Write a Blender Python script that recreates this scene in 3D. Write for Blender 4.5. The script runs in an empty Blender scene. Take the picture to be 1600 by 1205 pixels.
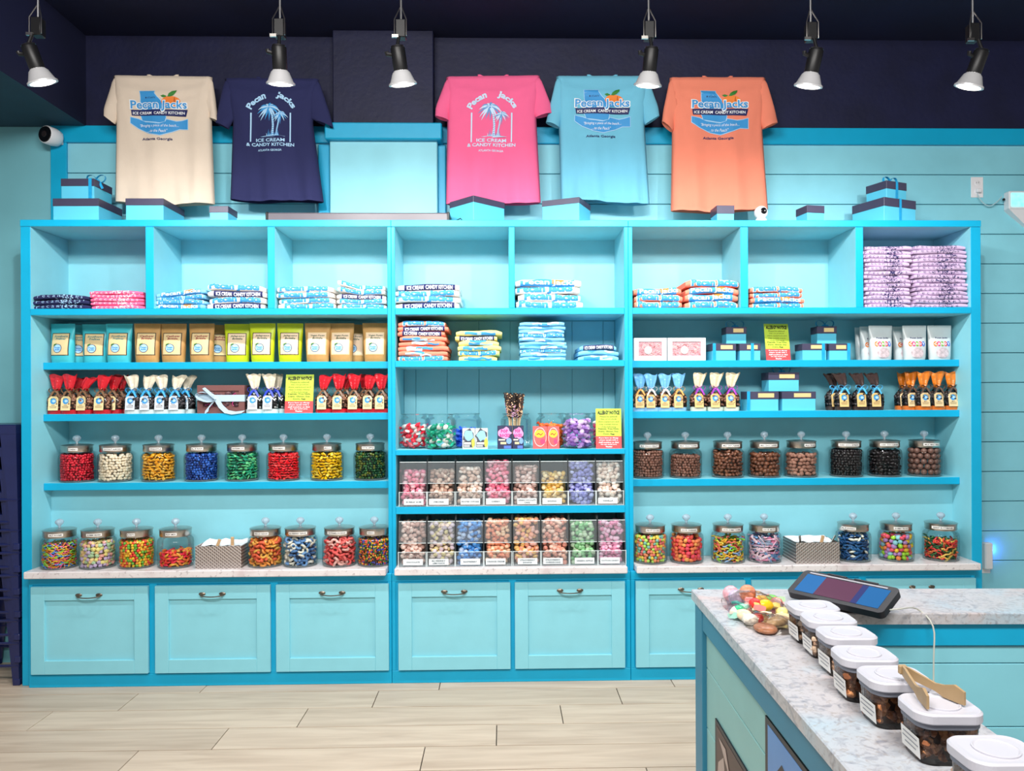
import bpy, math, random
from mathutils import Vector, Matrix

random.seed(11)
SC = bpy.context.scene
COL = SC.collection

# ------------------------------------------------------------------ camera
F_PX, CX, CY, EYE = 1190.0, 811.8, 619.5, 1.5
YAW, PITCH, ROLL = math.radians(1.2457), 0.0, math.radians(-0.2494)
_fw = Vector((math.sin(YAW), math.cos(YAW), 0.0))
_r0 = Vector((math.cos(YAW), -math.sin(YAW), 0.0))
_u0 = _r0.cross(_fw)
_rt = math.cos(ROLL) * _r0 + math.sin(ROLL) * _u0
_up = -math.sin(ROLL) * _r0 + math.cos(ROLL) * _u0
cam = bpy.data.cameras.new('camera')
cam.sensor_width = 36.0
cam.lens = F_PX / 1600.0 * 36.0
cam.shift_x = (800.0 - CX) / 1600.0
cam.shift_y = (CY - 602.5) / 1600.0
cam.clip_start = 0.05
camo = bpy.data.objects.new('camera', cam)
COL.objects.link(camo)
camo.matrix_world = Matrix(((_rt.x, _up.x, -_fw.x, 0), (_rt.y, _up.y, -_fw.y, 0), (_rt.z, _up.z, -_fw.z, EYE), (0, 0, 0, 1)))
SC.camera = camo

# ------------------------------------------------------------------ world, lights, exposure
SC.view_settings.view_transform = 'Standard'
SC.view_settings.look = 'None'
SC.view_settings.gamma = 1.0
SC.view_settings.use_curve_mapping = False
SC.view_settings.exposure = 0.36
SC.cycles.transparent_max_bounces = 32
wd = bpy.data.worlds.new('shop_world')
SC.world = wd
wd.use_nodes = True
wd.node_tree.nodes['Background'].inputs[0].default_value = (1.0, 0.97, 0.95, 1)
wd.node_tree.nodes['Background'].inputs[1].default_value = 0.29

def area(name, loc, target, sx, sy, power, col=(1, 1, 1)):
    l = bpy.data.lights.new(name, 'AREA')
    l.shape = 'RECTANGLE'; l.size = sx; l.size_y = sy; l.energy = power; l.color = col
    o = bpy.data.objects.new(name, l)
    COL.objects.link(o)
    o.location = loc
    o.rotation_euler = (Vector(target) - Vector(loc)).to_track_quat('-Z', 'Y').to_euler()
    return o
# ceiling panel lights of the shop, above and behind the camera
area('ceiling_light_area', (-0.9, 0.5, 3.5), (-0.5, 3.9, 1.0), 1.2, 0.6, 108, (1.0, 0.97, 0.93))
area('ceiling_light_area', (0.7, 0.1, 3.5), (1.0, 3.9, 1.0), 1.2, 0.6, 108, (1.0, 0.97, 0.93))
LAMP_POWER = 34.0
LAMPS = [(-1.86, -14), (-0.895, 2), (-0.407, -7), (0.602, 4), (1.269, 8), (1.943, 13)]
LAMP_Y, LAMP_Z = 3.1, 2.77

# ------------------------------------------------------------------ helpers
def at(px, py, Y):
    d = _fw + (px - CX) / F_PX * _rt - (py - CY) / F_PX * _up
    t = Y / d.y
    return Vector((d.x * t, Y, EYE + d.z * t))
def atz(px, py, z):
    d = _fw + (px - CX) / F_PX * _rt - (py - CY) / F_PX * _up
    t = (z - EYE) / d.z
    return Vector((d.x * t, d.y * t, z))
def X(px, Y, py=620):
    return at(px, py, Y).x
def lin(c):
    c = c / 255.0
    return c / 12.92 if c <= 0.04045 else ((c + 0.055) / 1.055) ** 2.4
def rgb(t):
    return (lin(t[0]), lin(t[1]), lin(t[2]), 1.0)

_M = {}
def mat(name, col, rough=0.5, metal=0.0, var=0.06, scale=9.0, bump=0.0, bscale=60.0, spec=0.4, emit=0.0, stretch=None, trans=0.0, coat=0.0):
    """procedural material: base colour varied by noise, optional bump"""
    if name in _M:
        return _M[name]
    m = bpy.data.materials.new(name)
    m.use_nodes = True
    nt = m.node_tree; N = nt.nodes; L = nt.links
    b = N['Principled BSDF']
    c = rgb(col)
    b.inputs['Roughness'].default_value = rough
    b.inputs['Metallic'].default_value = metal
    b.inputs['Specular IOR Level'].default_value = spec
    b.inputs['Transmission Weight'].default_value = trans
    b.inputs['Coat Weight'].default_value = coat
    tc = N.new('ShaderNodeTexCoord')
    mp = N.new('ShaderNodeMapping')
    L.new(tc.outputs['Object'], mp.inputs[0])
    if stretch:
        mp.inputs['Scale'].default_value = stretch
    nz = N.new('ShaderNodeTexNoise')
    nz.inputs['Scale'].default_value = scale
    nz.inputs['Detail'].default_value = 3.0
    L.new(mp.outputs[0], nz.inputs['Vector'])
    cr = N.new('ShaderNodeValToRGB')
    cr.color_ramp.elements[0].position = 0.3
    cr.color_ramp.elements[1].position = 0.7
    cr.color_ramp.elements[0].color = tuple(x * (1 - var) for x in c[:3]) + (1,)
    cr.color_ramp.elements[1].color = tuple(min(1, x * (1 + var)) for x in c[:3]) + (1,)
    L.new(nz.outputs[0], cr.inputs[0])
    L.new(cr.outputs[0], b.inputs['Base Color'])
    if emit:
        L.new(cr.outputs[0], b.inputs['Emission Color'])
        b.inputs['Emission Strength'].default_value = emit
    if bump:
        n2 = N.new('ShaderNodeTexNoise')
        n2.inputs['Scale'].default_value = bscale
        L.new(mp.outputs[0], n2.inputs['Vector'])
        bp = N.new('ShaderNodeBump')
        bp.inputs['Strength'].default_value = bump
        bp.inputs['Distance'].default_value = 0.01
        L.new(n2.outputs[0], bp.inputs['Height'])
        L.new(bp.outputs[0], b.inputs['Normal'])
    _M[name] = m
    return m

def glass(name, tint=(247, 251, 251), refl=1.0, haze=0.0):
    """thin clear pane: transparent with a fresnel reflection"""
    if name in _M:
        return _M[name]
    m = bpy.data.materials.new(name)
    m.use_nodes = True
    nt = m.node_tree; N = nt.nodes; L = nt.links
    N.remove(N['Principled BSDF'])
    out = N['Material Output']
    t = N.new('ShaderNodeBsdfTransparent'); t.inputs[0].default_value = rgb(tint)
    g = N.new('ShaderNodeBsdfGlossy'); g.inputs['Roughness'].default_value = 0.06
    nz = N.new('ShaderNodeTexNoise'); nz.inputs['Scale'].default_value = 7.0
    bp = N.new('ShaderNodeBump'); bp.inputs['Strength'].default_value = 0.08; bp.inputs['Distance'].default_value = 0.01
    L.new(nz.outputs[0], bp.inputs['Height']); L.new(bp.outputs[0], g.inputs['Normal'])
    fr = N.new('ShaderNodeFresnel'); fr.inputs[0].default_value = 1.45
    mu = N.new('ShaderNodeMath'); mu.operation = 'MULTIPLY'; mu.inputs[1].default_value = refl
    L.new(fr.outputs[0], mu.inputs[0])
    mx = N.new('ShaderNodeMixShader')
    L.new(mu.outputs[0], mx.inputs[0]); L.new(g.outputs[0], mx.inputs[2])
    if haze:
        d = N.new('ShaderNodeBsdfDiffuse'); d.inputs[0].default_value = rgb((235, 240, 245))
        m2 = N.new('ShaderNodeMixShader'); m2.inputs[0].default_value = haze
        L.new(t.outputs[0], m2.inputs[1]); L.new(d.outputs[0], m2.inputs[2]); L.new(m2.outputs[0], mx.inputs[1])
    else:
        L.new(t.outputs[0], mx.inputs[1])
    L.new(mx.outputs[0], out.inputs[0])
    _M[name] = m
    return m

# paints and common stuff
BLUE = mat('paint_blue', (4, 168, 212), 0.42, var=0.03, bump=0.04, bscale=40)
AQUA = mat('paint_aqua', (136, 208, 223), 0.5, var=0.025, bump=0.03, bscale=50)
WALLA = mat('paint_wall_aqua', (136, 209, 225), 0.55, var=0.03, bump=0.04, bscale=30)
WALLG = mat('paint_wall_plain', (112, 178, 190), 0.7, var=0.07, scale=3)
NAVY = mat('paint_navy', (17, 21, 56), 0.6, var=0.2, scale=5, bump=0.15, bscale=35)
NAVYC = mat('paint_navy_ceiling', (15, 20, 54), 0.75, var=0.18, scale=2)
TEALD = mat('dark_teal_bounce_tint', (30, 66, 84), 0.8, var=0.1, scale=4)  # dark underside paint with bounce light from below put into its teal
GLASS = glass('clear_glass', refl=0.5)
ACRYL = glass('clear_acrylic', (246, 250, 251), 0.6, 0.05)
LIDP = glass('frosted_acrylic', (246, 250, 251), 0.5, 0.06)
STEEL = mat('brushed_steel', (190, 186, 180), 0.28, 1.0, var=0.12, scale=30, stretch=(1, 1, 0.05))
WHITE = mat('white_card', (238, 236, 232), 0.6, var=0.02)
BLACKI = mat('black_ink', (22, 22, 26), 0.6, var=0.05)
NAVYI = mat('navy_ink', (28, 34, 92), 0.6, var=0.05)
WHITEI = mat('white_ink', (240, 243, 246), 0.6, var=0.02)
BLUEI = mat('blue_ink', (58, 150, 215), 0.6, var=0.05)
LBLUEI = mat('light_blue_ink', (170, 212, 245), 0.6, var=0.04)
KRAFTL = mat('tan_label', (226, 200, 150), 0.6, var=0.03)

class MB:
    def __init__(s):
        s.v = []; s.f = []; s.m = []; s.T = None
    def add(s, vs, fs, m=0):
        o = len(s.v)
        if s.T is not None:
            vs = [s.T @ Vector(p) for p in vs]
        s.v += [tuple(p) for p in vs]
        s.f += [tuple(i + o for i in f) for f in fs]
        s.m += [m] * len(fs)
    def box(s, x0, x1, y0, y1, z0, z1, m=0, c=0.0, mf=None):
        """chamfered box; mf = material of the -Y face"""
        if c <= 0:
            vs = [(x0, y0, z0), (x1, y0, z0), (x1, y1, z0), (x0, y1, z0), (x0, y0, z1), (x1, y0, z1), (x1, y1, z1), (x0, y1, z1)]
            s.add(vs, [(0, 3, 2, 1), (4, 5, 6, 7), (1, 2, 6, 5), (2, 3, 7, 6), (3, 0, 4, 7)], m)
            o = len(s.v) - 8
            s.f.append((o, o + 1, o + 5, o + 4)); s.m.append(m if mf is None else mf)
            return
        lo = (x0, y0, z0); hi = (x1, y1, z1)
        idx = {}; vs = []
        for sx in (0, 1):
            for sy in (0, 1):
                for sz in (0, 1):
                    sg = (sx, sy, sz)
                    for a in range(3):
                        p = []
                        for k in range(3):
                            e = hi[k] if sg[k] else lo[k]
                            if k != a:
                                e += -c if sg[k] else c
                            p.append(e)
                        idx[(sg, a)] = len(vs); vs.append(tuple(p))
        fs = []; ms = []
        for a in range(3):
            b_, c_ = [k for k in range(3) if k != a]
            for sa in (0, 1):
                q = []
                for (i, j) in ((0, 0), (1, 0), (1, 1), (0, 1)):
                    sg = [0, 0, 0]; sg[a] = sa; sg[b_] = i; sg[c_] = j
                    q.append(idx[(tuple(sg), a)])
                fs.append(q); ms.append(mf if (mf is not None and a == 1 and sa == 0) else m)
        for a in range(3):
            b_, c_ = [k for k in range(3) if k != a]
            for i in (0, 1):
                for j in (0, 1):
                    q = []
                    for (t, ax) in ((0, b_), (0, c_), (1, c_), (1, b_)):
                        sg = [0, 0, 0]; sg[a] = t; sg[b_] = i; sg[c_] = j
                        q.append(idx[(tuple(sg), ax)])
                    fs.append(q)
                    ms.append(mf if (mf is not None and a != 1 and ((b_ == 1 and i == 0) or (c_ == 1 and j == 0))) else m)
        for sx in (0, 1):
            for sy in (0, 1):
                for sz in (0, 1):
                    fs.append([idx[((sx, sy, sz), a)] for a in range(3)]); ms.append(m)
        ctr = Vector([(lo[k] + hi[k]) / 2 for k in range(3)])
        o = len(s.v)
        for q, mm in zip(fs, ms):
            P = [Vector(vs[i]) for i in q]
            n = (P[1] - P[0]).cross(P[2] - P[0])
            cc = sum(P, Vector()) / len(P)
            if n.dot(cc - ctr) < 0:
                q = q[::-1]
            s.f.append(tuple(i + o for i in q)); s.m.append(mm)
        if s.T is not None:
            vs = [tuple(s.T @ Vector(p)) for p in vs]
        s.v += vs
    def loft(s, rings, m=0, c0=True, c1=True):
        n = len(rings[0]); vs = [p for r in rings for p in r]; fs = []
        for i in range(len(rings) - 1):
            for j in range(n):
                k = (j + 1) % n
                fs.append((i * n + j, i * n + k, (i + 1) * n + k, (i + 1) * n + j))
        if c0: fs.append(tuple(range(n - 1, -1, -1)))
        if c1: fs.append(tuple((len(rings) - 1) * n + j for j in range(n)))
        s.add(vs, fs, m)
    def lathe(s, prof, n=20, o=(0, 0, 0), m=0, c0=True, c1=True, ax=None):
        rings = []
        for r, z in prof:
            ring = [Vector((r * math.cos(2 * math.pi * j / n), r * math.sin(2 * math.pi * j / n), z)) for j in range(n)]
            if ax is not None:
                ring = [ax @ p for p in ring]
            rings.append([p + Vector(o) for p in ring])
        s.loft(rings, m, c0, c1)
    def tube(s, pts, r, n=8, m=0, cap=True):
        pts = [Vector(p) for p in pts]; rings = []
        rr = r if isinstance(r, (list, tuple)) else [r] * len(pts)
        prev = None
        for i, p in enumerate(pts):
            d = (pts[min(i + 1, len(pts) - 1)] - pts[max(i - 1, 0)]).normalized()
            if prev is None:
                a = d.orthogonal().normalized()
            else:
                a = (prev - d * prev.dot(d)).normalized()
            prev = a
            b = d.cross(a)
            rings.append([p + rr[i] * (math.cos(2 * math.pi * j / n) * a + math.sin(2 * math.pi * j / n) * b) for j in range(n)])
        s.loft(rings, m, cap, cap)
    def ribbon(s, pts, w, side, t=0.0012, m=0):
        """strip of width w (along vector side) and thickness t through pts"""
        pts = [Vector(p) for p in pts]; side = Vector(side).normalized(); rings = []
        for i, p in enumerate(pts):
            d = (pts[min(i + 1, len(pts) - 1)] - pts[max(i - 1, 0)])
            nrm = d.cross(side)
            nrm = nrm.normalized() if nrm.length > 1e-9 else Vector((0, 0, 1))
            a = side * w / 2; b = nrm * t / 2
            rings.append([p - a - b, p + a - b, p + a + b, p - a + b])
        s.loft(rings, m)
    def grid(s, fn, nu, nv, m=0):
        vs = [fn(i / nu, j / nv) for j in range(nv + 1) for i in range(nu + 1)]
        fs = [(j * (nu + 1) + i, j * (nu + 1) + i + 1, (j + 1) * (nu + 1) + i + 1, (j + 1) * (nu + 1) + i) for j in range(nv) for i in range(nu)]
        s.add(vs, fs, m)
    def flat(s, poly2, fn, m=0, cut=0):
        """filled 2D outline mapped by fn(x, y); cut = grid spacing for draping"""
        v2, fs = fill2d(poly2)
        if cut:
            import bmesh
            bm = bmesh.new(); bv = [bm.verts.new((x, y, 0)) for x, y in v2]
            for f in fs: bm.faces.new([bv[i] for i in f])
            for ax in (0, 1):
                lo = min(p[ax] for p in poly2); hi = max(p[ax] for p in poly2); q = lo + cut
                while q < hi:
                    co = (q, 0, 0) if ax == 0 else (0, q, 0); no = (1, 0, 0) if ax == 0 else (0, 1, 0)
                    bmesh.ops.bisect_plane(bm, geom=bm.verts[:] + bm.edges[:] + bm.faces[:], plane_co=co, plane_no=no); q += cut
            bm.verts.index_update()
            v2 = [(v.co.x, v.co.y) for v in bm.verts]; fs = [tuple(v.index for v in f.verts) for f in bm.faces]; bm.free()
        s.add([fn(x, y) for x, y in v2], fs, m)
    def text(s, st, fn, cx, cy, w=None, h=None, m=0, bold=0.0, res=2, cuts=0, maxw=None, shear=0.0):
        v2, fs, bx = text2d(st, bold, res, cuts, shear)
        W = bx[2] - bx[0]; H = bx[3] - bx[1]
        kx = w / W if w else None; ky = h / H if h else None
        if kx is None: kx = ky
        if ky is None: ky = kx
        if maxw and kx * W > maxw: kx = maxw / W
        mx = (bx[0] + bx[2]) / 2; my = (bx[1] + bx[3]) / 2
        s.add([fn(cx + (x - mx) * kx, cy + (y - my) * ky) for x, y in v2], fs, m)
    def mesh(s, name, mats, smooth=False):
        me = bpy.data.meshes.new(name)
        me.from_pydata(s.v, [], s.f)
        for mm in (mats if isinstance(mats, (list, tuple)) else [mats]):
            me.materials.append(mm)
        me.polygons.foreach_set('material_index', s.m)
        if smooth:
            me.polygons.foreach_set('use_smooth', [True] * len(s.f))
            if smooth != 'all':
                me.set_sharp_from_angle(angle=math.radians(40))
        me.update()
        return me
    def build(s, name, mats, parent=None, smooth=False, loc=None, rz=0):
        return ob(name, s.mesh(name, mats, smooth), parent, loc, rz)

def ob(name, me, parent=None, loc=None, rz=0):
    o = bpy.data.objects.new(name, me)
    COL.objects.link(o)
    if parent is not None: o.parent = parent
    if loc is not None: o.location = loc
    if rz: o.rotation_euler = (0, 0, rz)
    return o
def tag(o, label, cat, group=None, kind=None):
    o['label'] = label
    if cat: o['category'] = cat
    if group: o['group'] = group
    if kind: o['kind'] = kind
    return o
def thing(name, label, cat, loc=(0, 0, 0), rz=0, group=None):
    o = bpy.data.objects.new(name, None)
    COL.objects.link(o)
    o.empty_display_size = 0.05
    o.location = loc; o.rotation_euler = (0, 0, rz)
    return tag(o, label, cat, group)
def struct(o):
    o['kind'] = 'structure'
    return o
def dup(root, loc, rz=0.0, label=None, group=None, scale=None, parent=None):
    r = root.copy(); COL.objects.link(r)
    r.location = loc; r.rotation_euler = (0, 0, rz)
    if scale: r.scale = scale
    if label: r['label'] = label
    if group: r['group'] = group
    for ch in list(root.children):
        c = ch.copy(); COL.objects.link(c); c.parent = r
        for g in list(ch.children):
            d = g.copy(); COL.objects.link(d); d.parent = c
    return r
ORD = ['first', 'second', 'third', 'fourth', 'fifth', 'sixth', 'seventh', 'eighth', 'ninth', 'tenth', 'eleventh', 'twelfth', 'thirteenth', 'fourteenth', 'fifteenth', 'sixteenth', 'seventeenth', 'eighteenth']

_TX = {}
def text2d(st, bold, res, cuts, shear):
    k = (st, bold, res, cuts, shear)
    if k in _TX: return _TX[k]
    cu = bpy.data.curves.new('lettering', 'FONT')
    cu.body = st; cu.size = 1.0; cu.offset = bold; cu.resolution_u = res; cu.shear = shear
    cu.align_x = 'LEFT'
    o = bpy.data.objects.new('lettering', cu)
    me = bpy.data.meshes.new_from_object(o)
    if cuts:
        import bmesh
        bm = bmesh.new(); bm.from_mesh(me)
        ys = [v.co.y for v in bm.verts]; y0, y1 = min(ys), max(ys)
        for i in range(1, cuts):
            y = y0 + (y1 - y0) * i / cuts
            bmesh.ops.bisect_plane(bm, geom=bm.verts[:] + bm.edges[:] + bm.faces[:], plane_co=(0, y, 0), plane_no=(0, 1, 0))
        bm.to_mesh(me); bm.free()
    v2 = [(v.co.x, v.co.y) for v in me.vertices]
    fs = [tuple(p.vertices) for p in me.polygons]
    bpy.data.meshes.remove(me); bpy.data.objects.remove(o); bpy.data.curves.remove(cu)
    xs = [p[0] for p in v2]; ys = [p[1] for p in v2]
    _TX[k] = (v2, fs, (min(xs), min(ys), max(xs), max(ys)))
    return _TX[k]
def fill2d(poly):
    from mathutils.geometry import tessellate_polygon
    tr = tessellate_polygon([[Vector((x, y, 0)) for x, y in poly]])
    out = []
    for a, b, c in tr:
        ax, ay = poly[a]; bx_, by = poly[b]; cx, cy = poly[c]
        if (bx_ - ax) * (cy - ay) - (by - ay) * (cx - ax) < 0: b, c = c, b
        out.append((a, b, c))
    return list(poly), out
def ell(cx, cy, rx, ry, n=18, a0=0.0, a1=2 * math.pi):
    full = abs(a1 - a0 - 2 * math.pi) < 1e-6
    k = n if full else n + 1
    return [(cx + rx * math.cos(a0 + (a1 - a0) * i / n), cy + ry * math.sin(a0 + (a1 - a0) * i / n)) for i in range(k)]

# ================================================================== the room
YF, YB, YS = 4.03, 4.39, 4.135          # bookcase front, wall, front of the recessed shelves
YBASE, YTOP, YN = 4.0, 3.945, 4.205     # base cabinet front, worktop front, back of the low niche
ZC = 0.612                              # worktop height
# --- floor: every plank is a piece of its own
mb = MB(); mb.box(-4.2, 4.6, -0.4, 4.5, -0.06, -0.006)
floor = struct(mb.build('floor', mat('floor_joint_dark', (34, 29, 26), 0.9)))
def wood_floor():
    m = bpy.data.materials.new('pale_oak_plank'); m.use_nodes = True
    N = m.node_tree.nodes; L = m.node_tree.links; b = N['Principled BSDF']
    tc = N.new('ShaderNodeTexCoord'); mp = N.new('ShaderNodeMapping')
    oi = N.new('ShaderNodeObjectInfo')
    ad = N.new('ShaderNodeVectorMath'); ad.operation = 'ADD'
    cb = N.new('ShaderNodeCombineXYZ'); ml = N.new('ShaderNodeMath'); ml.operation = 'MULTIPLY'; ml.inputs[1].default_value = 37.0
    L.new(oi.outputs['Random'], ml.inputs[0]); L.new(ml.outputs[0], cb.inputs[0]); L.new(ml.outputs[0], cb.inputs[1])
    L.new(tc.outputs['Object'], ad.inputs[0]); L.new(cb.outputs[0], ad.inputs[1])
    L.new(ad.outputs[0], mp.inputs[0]); mp.inputs['Scale'].default_value = (0.9, 9, 1)
    nz = N.new('ShaderNodeTexNoise'); nz.inputs['Scale'].default_value = 2.2; nz.inputs['Detail'].default_value = 6; nz.inputs['Distortion'].default_value = 0.6
    L.new(mp.outputs[0], nz.inputs['Vector'])
    cr = N.new('ShaderNodeValToRGB')
    cr.color_ramp.elements[0].position = 0.32; cr.color_ramp.elements[0].color = rgb((186, 166, 146))
    cr.color_ramp.elements[1].position = 0.62; cr.color_ramp.elements[1].color = rgb((206, 188, 168))
    L.new(nz.outputs[0], cr.inputs[0])
    hs = N.new('ShaderNodeHueSaturation'); mr = N.new('ShaderNodeMapRange')
    mr.inputs[3].default_value = 0.93; mr.inputs[4].default_value = 1.06
    L.new(oi.outputs['Random'], mr.inputs[0]); L.new(mr.outputs[0], hs.inputs['Value'])
    L.new(cr.outputs[0], hs.inputs['Color']); L.new(hs.outputs[0], b.inputs['Base Color'])
    b.inputs['Roughness'].default_value = 0.45
    return m
OAK = wood_floor()
pl = MB(); pl.box(0.002, 1.213, -0.2052, 0, -0.012, 0, c=0.0008)
plank_me = pl.mesh('plank', OAK)
for r in range(23):
    ytop = 4.5345 - 0.2105 * r
    x0 = 0.275 - 0.305 * r
    while x0 > -4.0: x0 -= 1.215
    while x0 < 4.3:
        if ytop > -0.2:
            ob('plank', plank_me, floor, (x0, ytop, 0))
        x0 += 1.215

# --- back wall
mb = MB(); mb.box(-4.2, 4.6, YB + 0.016, YB + 0.15, -0.05, 3.62)
wall = struct(mb.build('wall_back', WALLG))
mb = MB(); mb.box(-4.2, X(83, YB), YB, YB + 0.016, 0, 3.045, c=0.001)
ob('wall_panel', mb.mesh('wall_panel', WALLG), wall)
XL, XR = X(83, YB), 4.6
ztrim = 2.957
z = ztrim
k = 0
while z > 0.06:
    z0 = max(z - 0.1735, 0.0)
    mb = MB()
    x0 = XL if z > 2.40 else 2.35
    mb.box(x0, XR, YB - 0.0, YB + 0.016, z0 + 0.0022, z - 0.0022, c=0.002)
    mb.build('shiplap_board', WALLA, wall)
    z = z0; k += 1
mb = MB(); mb.box(XL, XR, YB - 0.02, YB, ztrim - 0.004, 3.048, c=0.003)
t = struct(mb.build('trim_1', BLUE))
mb = MB(); mb.box(XL, X(108, YB), YB - 0.018, YB, 2.40, ztrim - 0.004, c=0.003)
struct(mb.build('trim_2', BLUE))
mb = MB(); mb.box(-4.2, 4.6, YB - 0.012, YB + 0.016, 3.048, 3.6)
struct(mb.build('wall_upper', NAVY))
# pillar with a light panel and a blue cap
xa, xb = X(517, 4.3), X(685, 4.3)
mb = MB(); mb.box(xa + 0.02, xb - 0.02, 4.29, YB, 3.03, 3.56, c=0.004)
struct(mb.build('wall_pillar_upper', NAVY))
mb = MB(); mb.box(xa, xb, 4.295, YB, 2.40, 2.945, c=0.005)
struct(mb.build('wall_pillar', AQUA))
mb = MB(); mb.box(X(509, 4.26), X(692, 4.26), 4.255, YB, 2.937, 3.03, c=0.006)
struct(mb.build('trim_3', BLUE))
for i, (a, b) in enumerate(((499, 517), (686, 698))):
    mb = MB(); mb.box(X(a, 4.35), X(b, 4.35), 4.345, YB, 2.40, 2.937, c=0.004)
    struct(mb.build('trim_%d' % (4 + i), BLUE))
# ceiling, dropped part on the left
mb = MB(); mb.box(-4.2, 4.6, -0.4, 4.6, 3.56, 3.66)
ceil = struct(mb.build('ceiling', NAVYC))
mb = MB(); mb.box(-4.2, -2.36, 1.5, YB + 0.01, 3.045, 3.56, m=0)
o = mb.build('ceiling_dropped', [NAVYC, TEALD])
o.data.polygons[0].material_index = 1
struct(o)

# ================================================================== shelving units
XI = [-2.515, -2.463, -1.869, -1.826, -1.234, -1.197, -0.607, -0.567, 0.034, 0.065, 0.646, 0.690, 1.268, 1.309, 1.888, 1.929, 2.510, 2.566]
ZT, ZTU = 2.433, 2.398
S1 = (1.934, 1.968); S2 = (1.654, 1.692); S3 = (1.377, 1.415); S4 = (1.006, 1.045)
C2 = (1.657, 1.690); C3 = (1.192, 1.220); C4 = (0.881, 0.920)
def part(parent, name, x0, x1, y0, y1, z0, z1, c=0.002, mats=None, m=0, mf=1):
    mb = MB(); mb.box(x0, x1, y0, y1, z0, z1, m=m, c=c, mf=mf)
    return mb.build(name, mats or [AQUA, BLUE], parent)
def side_unit(name_label, xo0, xi0, divs, xi1, xo1):
    u = thing('shelving_unit', name_label, 'shelving', ((xo0 + xo1) / 2, YF, 0), 0, 'blue and aqua shelving units along the wall')
    ox = -(xo0 + xo1) / 2; oy = -YF
    P = lambda n, a, b, c_, d, e, f, **k: part(u, n, a + ox, b + ox, c_ + oy, d + oy, e, f, **k)
    P('side_panel', xo0, xi0, YF, YB - 0.002, 0.0, ZTU)
    P('side_panel', xi1, xo1, YF, YB - 0.002, 0.0, ZTU)
    P('top_panel', xo0, xo1, YF - 0.004, YB - 0.002, ZTU, ZT)
    P('shelf', xi0, xi1, YF - 0.003, YB - 0.012, *S1)
    for a, b in divs:
        P('divider', a, b, YF, YB - 0.012, S1[1], ZTU)
    for s_ in (S2, S3):
        P('shelf', xi0, xi1, YS, YB - 0.012, *s_)
    P('shelf', xi0, xi1, YS, YB - 0.012, *S4)
    P('back_panel', xi0, xi1, YB - 0.012, YB - 0.002, S4[1] - 0.03, ZTU, c=0, mf=0)
    P('niche_panel', xi0, xi1, YN, YN + 0.012, ZC, S4[0], c=0, mf=0)
    return u
side_unit('left shelving unit with bagged brittle, treat bags and bright gummy jars', XI[0], XI[1], [(XI[2], XI[3]), (XI[4], XI[5])], XI[6], (XI[6] + XI[7]) / 2)
side_unit('right shelving unit with gift boxes and jars of chocolate covered nuts', (XI[10] + XI[11]) / 2, XI[11], [(XI[12], XI[13]), (XI[14], XI[15])], XI[16], XI[17])
xo0, xi0, xi1, xo1 = (XI[6] + XI[7]) / 2 + 0.0005, XI[7], XI[10], (XI[10] + XI[11]) / 2 - 0.0005
u = thing('shelving_unit', 'middle shelving unit with plank back and taffy bins', 'shelving', (0, YF, 0), 0, 'blue and aqua shelving units along the wall')
P = lambda n, a, b, c_, d, e, f, **k: part(u, n, a, b, c_ - YF, d - YF, e, f, **k)
P('side_panel', xo0, xi0, YF, YB - 0.002, 0.0, ZTU); P('side_panel', xi1, xo1, YF, YB - 0.002, 0.0, ZTU)
P('top_panel', xo0, xo1, YF - 0.004, YB - 0.002, ZTU, ZT)
P('shelf', xi0, xi1, YF - 0.003, YB - 0.012, *S1)
P('divider', XI[8], XI[9], YF, YB - 0.012, S1[1], ZTU)
for s_ in (C2, C3, C4): P('shelf', xi0, xi1, YF - 0.002, YB - 0.012, *s_)
P('back_panel', xi0, xi1, YB - 0.009, YB - 0.002, ZC, ZTU, c=0, mf=0)
edges = [xi0] + [X(p, YB - 0.012) for p in (650, 699, 748.5, 797.6, 845, 894, 942.5)] + [xi1]
for a, b in zip(edges[:-1], edges[1:]):
    P('plank', a + 0.0015, b - 0.0015, YB - 0.016, YB - 0.009, ZC + 0.002, S1[0] - 0.002, c=0.0015, mf=0)

# --- stone worktops
def stone(name, base, flecks):
    m = bpy.data.materials.new(name); m.use_nodes = True
    N = m.node_tree.nodes; L = m.node_tree.links; b = N['Principled BSDF']
    tc = N.new('ShaderNodeTexCoord')
    def noise(sc, det=4.0, dist=0.0, vec=None):
        n = N.new('ShaderNodeTexNoise'); n.inputs['Scale'].default_value = sc; n.inputs['Detail'].default_value = det; n.inputs['Distortion'].default_value = dist
        L.new(tc.outputs['Object'], n.inputs['Vector']); return n
    last = None
    cur = rgb(base)
    prev = None
    for (sc, det, dist, p0, p1, col) in flecks:
        n = noise(sc, det, dist)
        mr = N.new('ShaderNodeMapRange'); mr.inputs[1].default_value = p0; mr.inputs[2].default_value = p1
        L.new(n.outputs[0], mr.inputs[0])
        mx = N.new('ShaderNodeMix'); mx.data_type = 'RGBA'
        L.new(mr.outputs[0], mx.inputs[0])
        if prev is None: mx.inputs[6].default_value = cur
        else: L.new(prev, mx.inputs[6])
        mx.inputs[7].default_value = rgb(col)
        prev = mx.outputs[2]
    L.new(prev, b.inputs['Base Color'])
    b.inputs['Roughness'].default_value = 0.3
    return m
STONE = stone('pale_speckled_stone', (224, 219, 220), [(9, 3, 0.4, 0.5, 0.75, (208, 196, 198)), (60, 5, 0.5, 0.58, 0.72, (168, 158, 160))])
STONE2 = stone('pale_veined_stone', (192, 189, 192), [(4, 3, 0.3, 0.52, 0.7, (174, 194, 206)), (5.3, 3, 0.5, 0.55, 0.72, (202, 182, 180)), (26, 8, 2.2, 0.5, 0.78, (126, 130, 144)), (110, 4, 0.3, 0.55, 0.8, (158, 148, 142))])
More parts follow.
